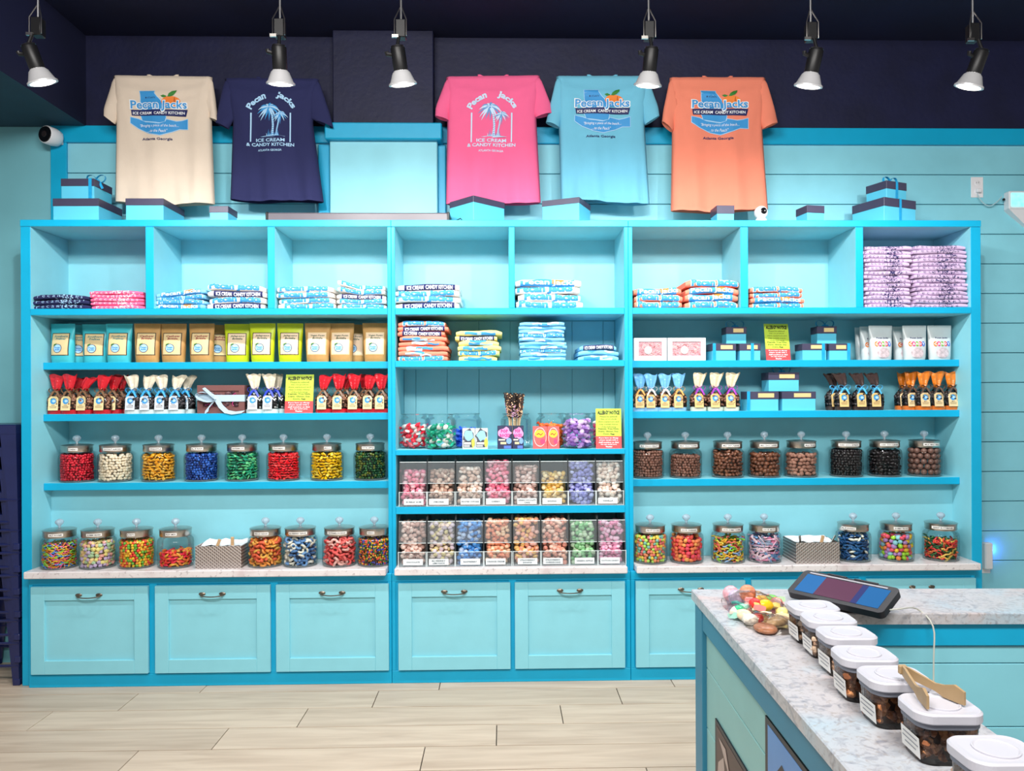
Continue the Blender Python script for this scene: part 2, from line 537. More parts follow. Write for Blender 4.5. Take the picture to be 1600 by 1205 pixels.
wt = [('stone worktop under the gummy candy jars, left one', -2.455, -0.609), ('short stone worktop carrying the lower taffy bins', -0.565, 0.644), ('stone worktop under the sour candy jars, right one', 0.692, 2.508)]
for lb, a, b in wt:
    mb = MB(); mb.box(a - (a + b) / 2, b - (a + b) / 2, 0, YN - 0.001 - YTOP if abs(a + .572) > .01 else YB - 0.018 - YTOP, 0, 0.036, c=0.004)
    # the slab ends are notched around the uprights of the shelving
    o = mb.build('stone_worktop', STONE, None, loc=((a + b) / 2, YTOP, ZC - 0.036))
    tag(o, lb, 'worktop', 'pale stone worktops on the wall cabinets')
# --- base cabinets
NICK = mat('aged_nickel', (120, 112, 100), 0.35, 0.9, var=0.2)
def pull(parent, x, z, y):
    mb = MB()
    for s in (-1, 1):
        prof = [(0.0005, -0.002), (0.011, 0.0), (0.012, 0.003), (0.008, 0.006), (0.002, 0.008)]
        mb.lathe(prof, 10, (x + s * 0.052, y, z), ax=Matrix.Rotation(math.pi / 2, 3, 'X') @ Matrix.Diagonal((1.5, 0.75, 1)))
    pts = [(x + 0.058 * math.cos(a), y - 0.006 - 0.022 * math.sin(a), z - 0.004 - 0.006 * math.sin(a)) for a in [math.pi * i / 10 for i in range(11)]]
    mb.tube(pts, [0.0055] + [0.0042, 0.0035, 0.003, 0.003, 0.003, 0.003, 0.003, 0.0035, 0.0042] + [0.0055], 8)
    return mb.build('handle', NICK, parent, True)
def base_cab(label, a, b, doors):
    u = thing('base_cabinet', label, 'cabinet', ((a + b) / 2, YBASE, 0), 0, 'base cabinets under the stone worktops')
    ox = -(a + b) / 2
    zt = ZC - 0.037
    part(u, 'carcass', a + ox, b + ox, 0.006, YF - YBASE - 0.0005 + 0.0, 0.0, zt, mats=[BLUE], mf=0)
    part(u, 'top_rail', a + ox, b + ox, 0.0, 0.006, 0.532, zt, mats=[BLUE], mf=0)
    part(u, 'bottom_rail', a + ox, b + ox, 0.0, 0.006, 0.0, 0.066, mats=[BLUE], mf=0)
    es = [a] + [0.5 * (doors[i][1] + doors[i + 1][0]) for i in range(len(doors) - 1)] + [b]
    for i, e in enumerate(es):
        w = 0.02
        x0 = max(a, e - w); x1 = min(b, e + w)
        part(u, 'stile', x0 + ox, x1 + ox, 0.0, 0.006, 0.066, 0.532, mats=[BLUE], mf=0)
    for d0, d1 in doors:
        d = ob('door', None, u) if False else None
        mb = MB(); W = d1 - d0; fw = 0.07
        z0, z1 = 0.074, 0.526
        # shaker frame of two stiles and two rails around a sunk panel
        mb.box(0, fw, -0.02, -0.001, z0, z1, c=0.0015); mb.box(W - fw, W, -0.02, -0.001, z0, z1, c=0.0015)
        mb.box(fw, W - fw, -0.02, -0.001, z1 - fw, z1, c=0.0015); mb.box(fw, W - fw, -0.02, -0.001, z0, z0 + fw, c=0.0015)
        d = mb.build('door', AQUA, u, loc=(d0 + ox, 0, 0))
        mb = MB(); mb.box(fw, W - fw, -0.008, -0.001, z0 + fw, z1 - fw)
        mb.build('door_panel', AQUA, d)
        pull(d, W / 2, z1 - 0.042, -0.02)
DX = lambda a, b: (X(a, 3.985), X(b, 3.985))
base_cab('blue base cabinet with three aqua doors, beside the navy rack', -2.462, -0.588, [DX(47, 230), DX(241, 421), DX(430, 606)])
base_cab('blue base cabinet with two aqua doors under the taffy bins', -0.586, 0.667, [DX(621, 796), DX(803, 975)])
base_cab('blue base cabinet with three aqua doors, partly behind the counter', 0.669, 2.508, [DX(992, 1163), DX(1173, 1344), DX(1353, 1523)])

# ================================================================== track lamps
BLACKP = mat('black_lamp_body', (18, 18, 20), 0.45, var=0.1)
CHROME = mat('lamp_reflector_metal', (210, 210, 212), 0.35, 0.35, var=0.06)
RODM = mat('lamp_rod_metal', (120, 120, 122), 0.4, 0.8)
BULBF = mat('lamp_bulb_face', (255, 250, 240), 0.4, emit=4.0, var=0.0)
lamp_where = ['far left, by the cream T-shirt', 'in front of the navy T-shirt', 'in front of the navy pillar', 'at the corner of the light blue T-shirt', 'to the right of the orange T-shirt', 'farthest right, above the wall outlet']
for i, ((lx, tilt), wh) in enumerate(zip(LAMPS, lamp_where)):
    u = thing('track_lamp', 'black track lamp with silver bulb, ' + wh, 'lamp', (lx, LAMP_Y, LAMP_Z), 0, 'track lamps hanging from the ceiling')
    R = Matrix.Rotation(math.radians(tilt), 4, 'Y') @ Matrix.Rotation(math.radians(16), 4, 'X')
    T = Matrix.Translation((0, 0, 0.045)) @ R
    mb = MB(); mb.T = T
    mb.lathe([(0.027, 0.022), (0.028, 0.008), (0.036, 0.0), (0.05, -0.034), (0.057, -0.04), (0.057, -0.046), (0.05, -0.046)], 24)
    mb.build('bulb_reflector', CHROME, u, True)
    mb = MB(); mb.T = T
    mb.lathe([(0.05, -0.045), (0.038, -0.05), (0.012, -0.053)], 20)
    mb.build('bulb_face', BULBF, u, True)
    mb = MB(); mb.T = T
    mb.lathe([(0.027, 0.004), (0.029, 0.012), (0.029, 0.092), (0.025, 0.099)], 18)
    mb.build('socket', BLACKP, u, True)
    mb = MB(); mb.T = T
    mb.lathe([(0.027, 0.0985), (0.024, 0.103), (0.01, 0.105)], 18)
    mb.build('socket_cap', STEEL, u, True)
    mb = MB(); mb.T = T
    mb.tube([(-0.026, -0.0, 0.07), (-0.045, 0, 0.075), (-0.047, 0, 0.085)], 0.009, 8)
    mb.build('thumb_screw', BLACKP, u, True)
    top = T @ Vector((0, 0, 0.1))
    mb = MB()
    mb.tube([top, (top.x * 0.6, top.y * 0.6, 0.185)], 0.007, 8)
    mb.box(-0.02, 0.02, -0.02, 0.02, 0.183, 0.255, c=0.003)
    mb.build('adapter', BLACKP, u, True)
    mb = MB()
    for s in (-1, 1):
        mb.tube([(s * 0.024, -0.02, 0.187), (s * 0.024, -0.02, 0.252), (s * 0.004, 0, 0.31)], 0.0025, 6)
    mb.box(-0.034, -0.008, -0.026, -0.018, 0.178, 0.19)
    mb.build('bracket', STEEL, u, True)
    mb = MB(); mb.tube([(0, 0, 0.25), (0, 0, 3.531 - LAMP_Z)], 0.0045, 8)
    mb.build('rod', RODM, u, True)
    l = bpy.data.lights.new('track_lamp_light', 'SPOT')
    l.energy = LAMP_POWER; l.spot_size = math.radians(160); l.spot_blend = 0.6; l.shadow_soft_size = 0.022; l.color = (1.0, 0.975, 0.95)
    lo = bpy.data.objects.new('track_lamp_light', l); COL.objects.link(lo)
    lo.parent = u
    lo.location = T @ Vector((0, 0, -0.065))
    lo.rotation_euler = (math.radians(22), 0, 0)
mb = MB(); mb.box(-2.2, 2.6, LAMP_Y - 0.02, LAMP_Y + 0.02, 3.531, 3.56, c=0.003)
tag(mb.build('lamp_track', BLACKP), 'black ceiling track above the hanging lamps', 'track')

# ================================================================== hanging T-shirts
SHY = 4.235
def lerp(a, b, t): return a + (b - a) * t
def pw(pts, v):
    for (v0, a), (v1, b) in zip(pts[:-1], pts[1:]):
        if v <= v1: return lerp(a, b, (v - v0) / (v1 - v0) if v1 > v0 else 0)
    return pts[-1][1]
class Shirt:
    def __init__(s, label, name_mat, tl, tr, al, ar, bl, br, sl, sr, seed):
        """pixel corners: top left/right, armpits, bottom corners, sleeve (outer elbow, cuff outer, cuff inner) left/right"""
        g = lambda p: at(p[0], p[1], SHY)
        s.tl, s.tr, s.al, s.ar, s.bl, s.br = map(g, (tl, tr, al, ar, bl, br))
        s.sl = [g(p) for p in sl]; s.sr = [g(p) for p in sr]
        s.o = Vector(((s.bl.x + s.br.x) / 2, SHY, min(s.bl.z, s.br.z)))
        s.rnd = random.Random(seed); s.ph = [s.rnd.uniform(0, 6.28) for _ in range(8)]
        s.u = thing('hanging_t_shirt', label, 't-shirt', s.o, 0, 'T-shirts hung above the shelving')
        s.mat = name_mat
        s.ztop = (s.tl.z + s.tr.z) / 2; s.zbot = (s.bl.z + s.br.z) / 2
        s.va = (s.ztop - (s.al.z + s.ar.z) / 2) / (s.ztop - s.zbot)
        s.body(); s.sleeve(s.tl, s.al, s.sl, -1); s.sleeve(s.tr, s.ar, s.sr, 1); s.collar()
    def xl(s, v): return pw([(0, s.tl.x), (s.va, s.al.x), (1, s.bl.x)], v)
    def xr(s, v): return pw([(0, s.tr.x), (s.va, s.ar.x), (1, s.br.x)], v)
    def wr(s, q, v):
        p = s.ph
        w = 0.009 * math.sin(7 * q + 2.5 * v + p[0]) * (0.15 + v) + 0.005 * math.sin(15 * q - 3 * v + p[1]) * (0.1 + v * v)
        w += 0.009 * math.exp(-((v - 0.07 - 0.075 * (1 - q * q)) / 0.022) ** 2) + 0.006 * math.exp(-((v - 0.12 - 0.13 * (1 - q * q)) / 0.03) ** 2)
        for sg in (-1, 1):   # diagonal drag lines from the shoulders
            d = abs(q * sg - (0.92 - 0.55 * v)); w += 0.006 * math.exp(-(d / 0.05) ** 2) * max(0, 1 - v * 1.2)
        for k, f in enumerate((0.75, -0.6, 0.2)):
            d = q - f - 0.12 * math.sin(3 * v + p[3 + k]); w += 0.010 * math.exp(-(d / 0.07) ** 2) * max(0, v - 0.35)
        return w
    def zz(s, q, v):
        t = (q + 1) / 2
        zt = lerp(s.tl.z, s.tr.z, t); zb = lerp(s.bl.z, s.br.z, t) - 0.006 * math.cos(q * 1.5) + 0.004 * math.sin(4 * q + s.ph[2])
        return lerp(zt, zb, v)
    def fy(s, q, v):
        d = 0.012 + 0.016 * min(1, v * 6)
        return SHY - d * max(0.0, 1 - abs(q) ** 6) ** 0.25 - s.wr(q, v) * (1 - abs(q) ** 8)
    def body(s):
        mb = MB(); nq, nv = 32, 34; rings = []
        for j in range(nv + 1):
            v = j / nv; ring = []
            for i in range(nq + 1):
                q = -1 + 2 * i / nq
                x = lerp(s.xl(v), s.xr(v), i / nq)
                ring.append(Vector((x, s.fy(q, v), s.zz(q, v))) - s.o)
            for i in range(nq - 1, 0, -1):
                q = -1 + 2 * i / nq
                x = lerp(s.xl(v), s.xr(v), i / nq)
                d = 0.012 + 0.016 * min(1, v * 6)
                ring.append(Vector((x, SHY + d * max(0, 1 - abs(q) ** 6) ** 0.25, s.zz(q, v))) - s.o)
            rings.append(ring)
        mb.loft(rings[::-1], 0, False, True)
        mb.build('shirt_body', s.mat, s.u, 'all')
        mb = MB()   # hem seam
        fn = lambda a, b: Vector((lerp(s.xl(0.965), s.xr(0.965), a), s.fy(-1 + 2 * a, 0.965) - 0.0012, s.zz(-1 + 2 * a, 0.965) + 0.0016 * (b - 0.5))) - s.o
        mb.grid(fn, 30, 1); mb.build('hem_seam', s.mat, s.u)
    def sleeve(s, sh, ap, sl, sg):
        elbow, cuffo, cuffi = sl; mb = MB(); n = 16; rings = []
        cen = 0.35
        U = [(0, Vector((sh.x - sg * 0.03, 0, sh.z - 0.012))), (0.12, Vector((sh.x, 0, sh.z - 0.01))), (0.75, Vector((elbow.x, 0, elbow.z))), (1, Vector((cuffo.x, 0, cuffo.z)))]
        Lw = [(0, Vector((ap.x - sg * 0.035, 0, ap.z + 0.05))), (0.3, Vector((ap.x - sg * 0.012, 0, ap.z + 0.02))), (1, Vector((cuffi.x, 0, cuffi.z)))]
        def P(pts, t):
            for (a, p), (b, q) in zip(pts[:-1], pts[1:]):
                if t <= b: return p.lerp(q, (t - a) / (b - a))
            return pts[-1][1]
        for k in range(11):
            t = k / 10; a = P(U, t); b = P(Lw, t); c = (a + b) / 2; h = (b - a) / 2
            dep = 0.016 + 0.012 * t; ring = []
            for j in range(n):
                an = 2 * math.pi * j / n
                p = c + h * math.cos(an)
                w = 0.004 * math.sin(5 * t + 3 * math.cos(an) + s.ph[4 + (sg > 0)])
                ring.append(Vector((p.x, SHY - 0.004 - dep * math.sin(an) * sg + w, p.z)) - s.o)
            rings.append(ring)
        mb.loft(rings, 0, True, False)
        # turned-in cuff
        inn = [[p + (rings[-3][j] - rings[-1][j]) * 0.9 + Vector((0, 0, 0)) for j, p in enumerate(rings[-1])]]
        ctr = sum(rings[-1], Vector()) / n
        r2 = [ctr + (p - ctr) * 0.93 for p in rings[-1]]
        r3 = [sum(rings[-3], Vector()) / n + (p - sum(rings[-3], Vector()) / n) * 0.88 for p in rings[-3]]
        mb.loft([rings[-1], r2, r3], 0, False, True)
        mb.build('sleeve', s.mat, s.u, 'all')
    def collar(s):
        mb = MB(); cx = (s.tl.x + s.tr.x) / 2; pts = []
        for i in range(15):
            t = i / 14; x = cx - 0.085 + 0.17 * t
            zb = s.zz(0, 0)
            pts.append(Vector((x, SHY + 0.002, zb - 0.004 + 0.012 * (math.exp(-((t - 0.04) / 0.1) ** 2) + math.exp(-((t - 0.96) / 0.1) ** 2)))) - s.o)
        mb.tube(pts, 0.007, 8); mb.build('collar', s.mat, s.u, 'all')
    def on(s, px, py, lift):
        """pixel-like shirt coordinate -> point on the front surface"""
        w = at(px, py, SHY)
        v = (s.ztop - w.z) / (s.ztop - s.zbot); v = min(max(v, 0), 1)
        a, b = s.xl(v), s.xr(v); q = -1 + 2 * (w.x - a) / (b - a)
        return Vector((w.x, s.fy(q, v) - 0.0022 - lift, w.z)) - s.o

PEACH = mat('peach_ink', (238, 132, 52), 0.6); PEACHD = mat('peach_line_ink', (186, 88, 28), 0.6); LEAF = mat('leaf_ink', (52, 128, 50), 0.6)
GEORG = [(580, 280), (765, 280), (762, 305), (790, 345), (840, 395), (862, 440), (905, 600), (890, 655), (830, 668), (610, 640), (590, 580), (602, 500), (590, 400)]
WAVE = [(465, 600), (560, 622), (650, 660), (820, 682), (900, 655), (912, 630), (1030, 655), (1100, 645), (1170, 625), (1170, 750), (1070, 745), (980, 780), (830, 822), (700, 800), (560, 735), (465, 670)]
def grow(poly, d):
    cx = sum(p[0] for p in poly) / len(poly); cy = sum(p[1] for p in poly) / len(poly); n = len(poly); out = []
    area2 = sum(poly[i][0] * poly[(i + 1) % n][1] - poly[(i + 1) % n][0] * poly[i][1] for i in range(n))
    sg = 1 if area2 > 0 else -1
    for i in range(n):
        ax, ay = poly[i - 1]; bx, by = poly[i]; cx_, cy_ = poly[(i + 1) % n]
        n1 = Vector((by - ay, -(bx - ax))).normalized() * sg; n2 = Vector((cy_ - by, -(cx_ - bx))).normalized() * sg
        m = (n1 + n2); m = m.normalized() if m.length > 0.1 else n1
        out.append((bx + m.x * d, by + m.y * d))
    return out
def logo_state(sh, cx, cy, k):
    """state outline, peach, two-line shop name, wave; k = photo pixels per drawing unit"""
    mp = lambda lift: (lambda x, y: sh.on(cx + (x - 815) * k, cy + (y - 550) * k, lift))
    fl = lambda poly, lift, m, nm: (lambda mb: (mb.flat([(x, y) for x, y in poly], mp(lift), 0, 40), mb.build(nm, m, sh.u)))(MB())
    fl(grow(GEORG, 8), 0.0, LBLUEI, 'print_state_edge'); fl(GEORG, 0.0006, BLUEI, 'print_state')
    pe = MB(); pe.flat(ell(965, 408, 118, 68, 22), mp(0.0006), 0, 40); pe.flat(ell(1010, 400, 8, 52, 8), mp(0.0010), 1)
    pe.build('print_peach', [PEACH, PEACHD], sh.u)
    lf = MB(); lf.flat([(925, 348), (945, 312), (985, 282), (1040, 268), (1030, 300), (1000, 330), (960, 348)], mp(0.0011)); lf.flat([(840, 338), (875, 326), (915, 340), (905, 352), (870, 356)], mp(0.0011))
    lf.build('print_leaves', LEAF, sh.u)
    b = MB(); b.flat([(470, 508), (1172, 508), (1150, 592), (1100, 590), (480, 578)], mp(0.0012), 0, 40); b.build('print_banner', NAVYI, sh.u)
    fl(grow(WAVE, 9), 0.0, LBLUEI, 'print_wave_edge'); fl(WAVE, 0.0006, BLUEI, 'print_wave')
    neg = lambda lift: (lambda x, y: mp(lift)(x, -y))
    def line(nm, m, *a, **k):
        t = MB(); t.text(*a, **k); t.build(nm, m, sh.u)
    line('print_name_edge', WHITEI, 'Pecan Jacks', neg(0.0019), 815, -462, w=720, h=150, bold=0.075, res=3, cuts=4)
    line('print_name', BLUEI, 'Pecan Jacks', neg(0.0026), 815, -462, w=695, h=128, bold=0.022, res=3, cuts=4)
    line('print_banner_lettering', WHITEI, 'ICE CREAM  CANDY KITCHEN', neg(0.0022), 815, -549, w=640, h=34, bold=0.02)
    line('print_motto', WHITEI, '"Bringing a piece of the beach....', neg(0.0016), 820, -708, w=480, h=44, shear=0.3)
    line('print_motto', WHITEI, '....to the Peach"', neg(0.0016), 800, -768, w=250, h=40, shear=0.3)
    line('print_city', NAVYI, 'Atlanta Georgia', neg(0.0004), 795, -875, w=380, h=42, bold=0.02)
    line('print_city_small', NAVYI, 'ATLANTA', neg(0.0016), 725, -358, w=100, h=20)
    t = MB(); t.flat([(655 + (14 if i % 2 == 0 else 6) * math.sin(i * math.pi / 5), 357 - (14 if i % 2 == 0 else 6) * math.cos(i * math.pi / 5)) for i in range(10)], mp(0.0016))
    t.build('print_star', NAVYI, sh.u)
def palm2d(cx, cy, r, rng):
    """leaf outlines of a palm crown"""
    out = []
    for a in (205, 180, 155, 130, 105, 80, 55, 30, 5, -20, 225, 245, -50, 270):
        L = r * rng.uniform(0.85, 1.1); a = math.radians(a)
        pts = []; n = 6
        for i in range(n + 1):
            t = i / n; x = cx + math.cos(a) * L * t; y = cy - math.sin(a) * L * t * 0.75 + 0.55 * L * t * t
            pts.append((x, y))
        w = r * 0.12; up = []; dn = []
        for i, (x, y) in enumerate(pts):
            t = i / n; ww = w * math.sin(math.pi * min(0.97, 0.12 + t * 0.88))
            dx, dy = (pts[min(i + 1, n)][0] - pts[max(i - 1, 0)][0], pts[min(i + 1, n)][1] - pts[max(i - 1, 0)][1]); l = math.hypot(dx, dy) or 1
            up.append((x - dy / l * ww * 0.4, y + dx / l * ww * 0.4)); dn.append((x + dy / l * ww, y - dx / l * ww))
        out.append(up + dn[::-1])
    return out
def logo_palm(sh, cx, cy, k, ink, ink2):
    """arched name over two palms between posts, drawing units = eighths of a photo pixel"""
    mp = lambda lift: (lambda x, y: sh.on(cx + (x - 795) * k, cy + (y - 650) * k, lift))
    neg = lambda lift: (lambda x, y: mp(lift)(x, -y))
    rng = random.Random(5)
    R0, ccx, ccy = 287.0, 797.0, 640.0
    def arch(x, y):   # x = arc length from the top, y = height above baseline
        a = x / (R0 + 25); r = R0 + y
        return mp(0.0004)(ccx + r * math.sin(a), ccy - r * math.cos(a))
    def line(nm, *a, **k):
        t = MB(); t.text(*a, **k); t.build(nm, ink, sh.u)
    line('print_name', 'Pecan', arch, -205, 36, w=270, h=80, bold=0.04, res=3)
    line('print_name', 'Jacks', arch, 200, 38, w=270, h=92, bold=0.04, res=3)
    line('print_lettering', 'ICE CREAM', neg(0.0004), 785, -893, w=370, h=42, bold=0.025)
    line('print_lettering', '& CANDY KITCHEN', neg(0.0004), 785, -950, w=600, h=42, bold=0.025)
    line('print_city', 'ATLANTA GEORGIA', neg(0.0004), 780, -1022, w=310, h=26, bold=0.02)
    for x0 in (540, 1040):
        p = MB(); p.flat([(x0 - 9, 545), (x0 + 9, 545), (x0 + 6, 730), (x0 + 2, 915), (x0 - 13, 915), (x0 - 10, 730)], mp(0.0006), 0, 60)
        p.build('print_post', ink, sh.u)
    q = MB()
    for (c, r) in (((770, 475), 145), ((912, 560), 95)):
        for i, lf in enumerate(palm2d(c[0], c[1], r, rng)):
            q.flat(lf, mp(0.0004 + 0.0002 * (i % 3)), i % 2)
    for pts, w in (([(775, 490), (812, 580), (822, 700), (815, 835)], 13), ([(905, 570), (893, 660), (872, 760), (860, 835)], 9)):
        up = [(x - w, y) for x, y in pts]; dn = [(x + w, y) for x, y in pts]
        q.flat(up + dn[::-1], mp(0.0004), 0)
        for j in range(12):
            y = lerp(pts[0][1] + 60, pts[-1][1] - 8, j / 12); x = pw([(b, a) for a, b in pts], y)
            q.flat([(x - w, y), (x + w, y + 4), (x + w, y + 10), (x - w, y + 6)], mp(0.0008), 1)
    q.flat([(655, 850), (740, 838), (800, 828), (880, 830), (980, 846), (820, 858)], mp(0.0005), 0)
    for j in range(16):
        x = 745 + j * 10; hgt = rng.uniform(25, 90); dx = rng.uniform(-18, 18)
        q.flat([(x - 6, 840), (x + 6, 840), (x + dx, 840 - hgt)], mp(0.0007), j % 2)
    q.build('print_palms', [ink, ink2], sh.u)
CREAM = mat('cotton_cream', (222, 206, 188), 0.9, var=0.03, bump=0.1, bscale=300)
NAVYT = mat('cotton_navy', (36, 40, 84), 0.9, var=0.05, bump=0.1, bscale=300)
PINK = mat('cotton_pink', (240, 102, 150), 0.9, var=0.03, bump=0.1, bscale=300)
LBLUE = mat('cotton_light_blue', (112, 190, 218), 0.9, var=0.03, bump=0.1, bscale=300)
ORANGE = mat('cotton_orange', (240, 138, 112), 0.9, var=0.03, bump=0.1, bscale=300)
PBLUE = mat('pale_blue_ink', (196, 222, 246), 0.6); MBLUE = mat('mid_blue_ink', (96, 150, 205), 0.6)
s1 = Shirt('cream T-shirt with state outline and peach print', CREAM, (177, 119), (332, 121), (182, 190), (331, 190), (180, 317), (336, 320), [(164, 170), (164, 182), (181, 195)], [(338, 160), (341, 190), (329, 186)], 1)
logo_state(s1, 252, 180, 0.125)
s2 = Shirt('navy T-shirt with light blue palm tree print', NAVYT, (351, 123), (499, 124), (364, 192), (489, 192), (360, 313), (506, 315), [(340, 178), (337, 192), (358, 202)], [(516, 178), (521, 200), (494, 190)], 2)
logo_palm(s2, 426, 192, 0.122, LBLUEI, BLUEI)
s3 = Shirt('bright pink T-shirt with pale palm tree print', PINK, (697, 121), (844, 119), (699, 185), (838, 186), (697, 318), (845, 317), [(681, 168), (680, 182), (702, 190)], [(862, 166), (865, 178), (837, 184)], 3)
logo_palm(s3, 769, 192, 0.1245, PBLUE, MBLUE)
s4 = Shirt('light blue T-shirt with peach and state print', LBLUE, (869, 120), (1013, 120), (873, 194), (1007, 190), (876, 312), (1015, 319), [(856, 178), (853, 192), (874, 200)], [(1028, 166), (1030, 182), (1007, 196)], 4)
logo_state(s4, 940, 177, 0.121)
s5 = Shirt('orange T-shirt with state outline, peach and wave', ORANGE, (1046, 122), (1196, 122), (1050, 206), (1191, 200), (1048, 331), (1200, 328), [(1036, 172), (1034, 190), (1050, 207)], [(1210, 170), (1215, 192), (1191, 202)], 5)
logo_state(s5, 1122, 179, 0.124)
# dowel the shirts hang from, fixed to the upper wall
DOW = mat('dark_dowel', (30, 30, 40), 0.6)
for sh, lb in ((s1, 'cream'), (s2, 'navy'), (s3, 'pink'), (s4, 'light blue'), (s5, 'orange')):
    mb = MB(); z = sh.ztop - 0.012; x0 = sh.tl.x + 0.03; x1 = sh.tr.x - 0.03; yy = SHY + 0.002
    mb.tube([(x0, yy, z), (x1, yy, z)], 0.006, 8)
    for x in (x0 + 0.1, x1 - 0.1): mb.tube([(x, yy, z), (x, YB - 0.005 if not (xa - .05 < x < xb + .05) else 4.29, z)], 0.005, 6)
    tag(mb.build('hanging_dowel', DOW), 'thin dark hanging bar inside the shoulders of the %s T-shirt' % lb, 'bar', 'bars that hold the T-shirts')

# ================================================================== folded T-shirts
LAV = mat('cotton_lavender', (206, 182, 214), 0.9, var=0.04, bump=0.1, bscale=300)
WHITET = mat('cotton_white', (236, 230, 224), 0.9, var=0.03, bump=0.1, bscale=300)
YELL = mat('cotton_yellow', (236, 222, 138), 0.9, var=0.04, bump=0.1, bscale=300)
SKYT = mat('cotton_sky', (126, 196, 232), 0.9, var=0.05, bump=0.1, bscale=300)
def folded(label, group, x0, x1, yf, depth, z, th, m, style, rng, lean, sag, bend):
    u = thing('folded_t_shirt', label, 't-shirt', ((x0 + x1) / 2, yf, z), 0, group)
    hw = (x1 - x0) / 2; n = 18; r = th / 2
    p1, p2 = rng.uniform(0, 6), rng.uniform(0, 6)
    def zo(x):
        q = x / hw
        return bend(q) + 0.08 * th * math.sin(3.1 * q + p1)
    def yo(x):
        return 0.004 * math.sin(2.3 * x / hw + p2) + 0.002 * math.sin(7 * x / hw + p1)
    def thk(x):
        q = abs(x / hw)
        return th * (1.0 - 0.25 * max(0, q - 0.8) / 0.2) * (1 + 0.06 * math.sin(5 * x / hw + p2))
    def prof(x, s_, lift=0.0):
        """s_ = arc length around the front fold, 0 = middle of the fold, + up"""
        t = thk(x); r = t / 2 + lift; a = s_ / (t / 2)
        if abs(a) <= math.pi / 2:
            y = (t / 2) - r * math.cos(a); zz = t / 2 + r * math.sin(a)
        else:
            ex = (abs(a) - math.pi / 2) * t / 2
            y = t / 2 + ex; zz = t / 2 + (r if a > 0 else -r)
        return Vector((x, y + yo(x), zz + zo(x)))
    rings = []
    for i in range(n + 1):
        x = -hw + 2 * hw * i / n
        t = thk(x); ring = []
        for k in range(7):
            a = -math.pi / 2 + math.pi * k / 6
            ring.append(prof(x, a * t / 2))
        ring.append(Vector((x, depth, t + zo(x) * 0.8 + yo(x) * 0))); ring.append(Vector((x, depth, zo(x) * 0.8)))
        rings.append(ring)
    mb = MB(); mb.loft(rings, 0)
    mb.v = [tuple(p) for p in mb.v]
    mb.build('folded_body', m, u, True)
    arc = math.pi * th / 2
    fn = lambda lift: (lambda x, y: prof(x, y, lift))
    pr = MB()
    sty = style
    off = rng.uniform(-0.1, 0.1) * hw
    if sty == 'name':      # letters of the shop name, white edged
        pr.text('Pecan Jacks', fn(0.0012), off, rng.uniform(-0.1, 0.15) * arc, w=1.8 * hw, h=arc * 1.1, m=0, bold=0.12, cuts=7, res=2)
        pr.text('Pecan Jacks', fn(0.002), off, rng.uniform(-0.02, 0.1) * arc, w=1.74 * hw, h=arc * 0.92, m=1, bold=0.065, cuts=7, res=2)
        mats = [WHITEI, BLUEI]
    elif sty == 'band':    # navy banner line
        g = MB(); g.grid(lambda a, b: fn(0.001)(lerp(-0.8, 0.86, a) * hw, lerp(-0.42, 0.34, b) * arc), 18, 6, 0)
        pr = g
        pr.text('ICE CREAM  CANDY KITCHEN', fn(0.0018), 0.03 * hw, -0.04 * arc, w=1.5 * hw, h=arc * 0.42, m=1, bold=0.03, cuts=5, res=2)
        mats = [NAVYI, WHITEI]
    elif sty == 'wave':    # blue wave with part of the peach
        g = MB(); g.grid(lambda a, b: fn(0.001)(lerp(-0.85, 0.8, a) * hw, lerp(-0.45, 0.3 + 0.12 * math.sin(a * 9 + p1), b) * arc), 20, 6, 0)
        g.grid(lambda a, b: fn(0.0018)((0.12 + 0.36 * a) * hw, lerp(-0.1, 0.5, b) * arc), 5, 5, 1)
        pr = g
        pr.text('Pecan Jacks', fn(0.0022), off, 0, w=1.6 * hw, h=arc * 0.6, m=2, bold=0.02, cuts=6, res=2)
        mats = [BLUEI, PEACH, WHITEI]
    elif sty == 'palm':    # palm drawing squeezed by the fold
        for j in range(26):
            c = rng.gauss(0.22, 0.2) * hw; s0 = rng.uniform(-0.42, 0.42) * arc; w = rng.uniform(0.004, 0.012); h = rng.uniform(0.10, 0.3) * arc; sl = rng.uniform(-1, 1) * w
            q = [(c, s0 - h / 2), (c + w / 3, s0 - h / 4), (c + sl + w / 2, s0 + h / 4), (c + sl, s0 + h / 2), (c + sl * 0.6 - w / 4, s0 + h / 5)]
            pr.flat([(a, max(-0.49 * arc, min(0.55 * arc, b))) for a, b in q], fn(0.0012), 0)
        pr.text('P e c a n J a c k s', fn(0.001), off - 0.08 * hw, rng.uniform(-0.1, 0.1) * arc, w=1.6 * hw, h=arc * 0.62, m=0, bold=-0.012, cuts=6, res=2)
        mats = [NAVYI if m is not NAVYT and m is not PINK else (LBLUEI if m is NAVYT else WHITEI)]
    elif sty == 'stripe':  # only slivers of the print show
        for j in range(rng.randint(2, 4)):
            a0 = rng.uniform(-0.9, 0.3); a1 = min(0.92, a0 + rng.uniform(0.4, 0.9)); b0 = rng.uniform(-0.4, 0.1); b1 = b0 + rng.uniform(0.15, 0.4)
            pr.grid(lambda a, b: fn(0.001 + 0.0006 * j)(lerp(a0, a1, a) * hw, (lerp(b0, b1, b) + 0.08 * math.sin(6 * a + p1)) * arc), 10, 3, j % 3)
        mats = [BLUEI, LBLUEI, WHITEI if m is not YELL else BLUEI]
    pr.build('print', mats, u)
    return u
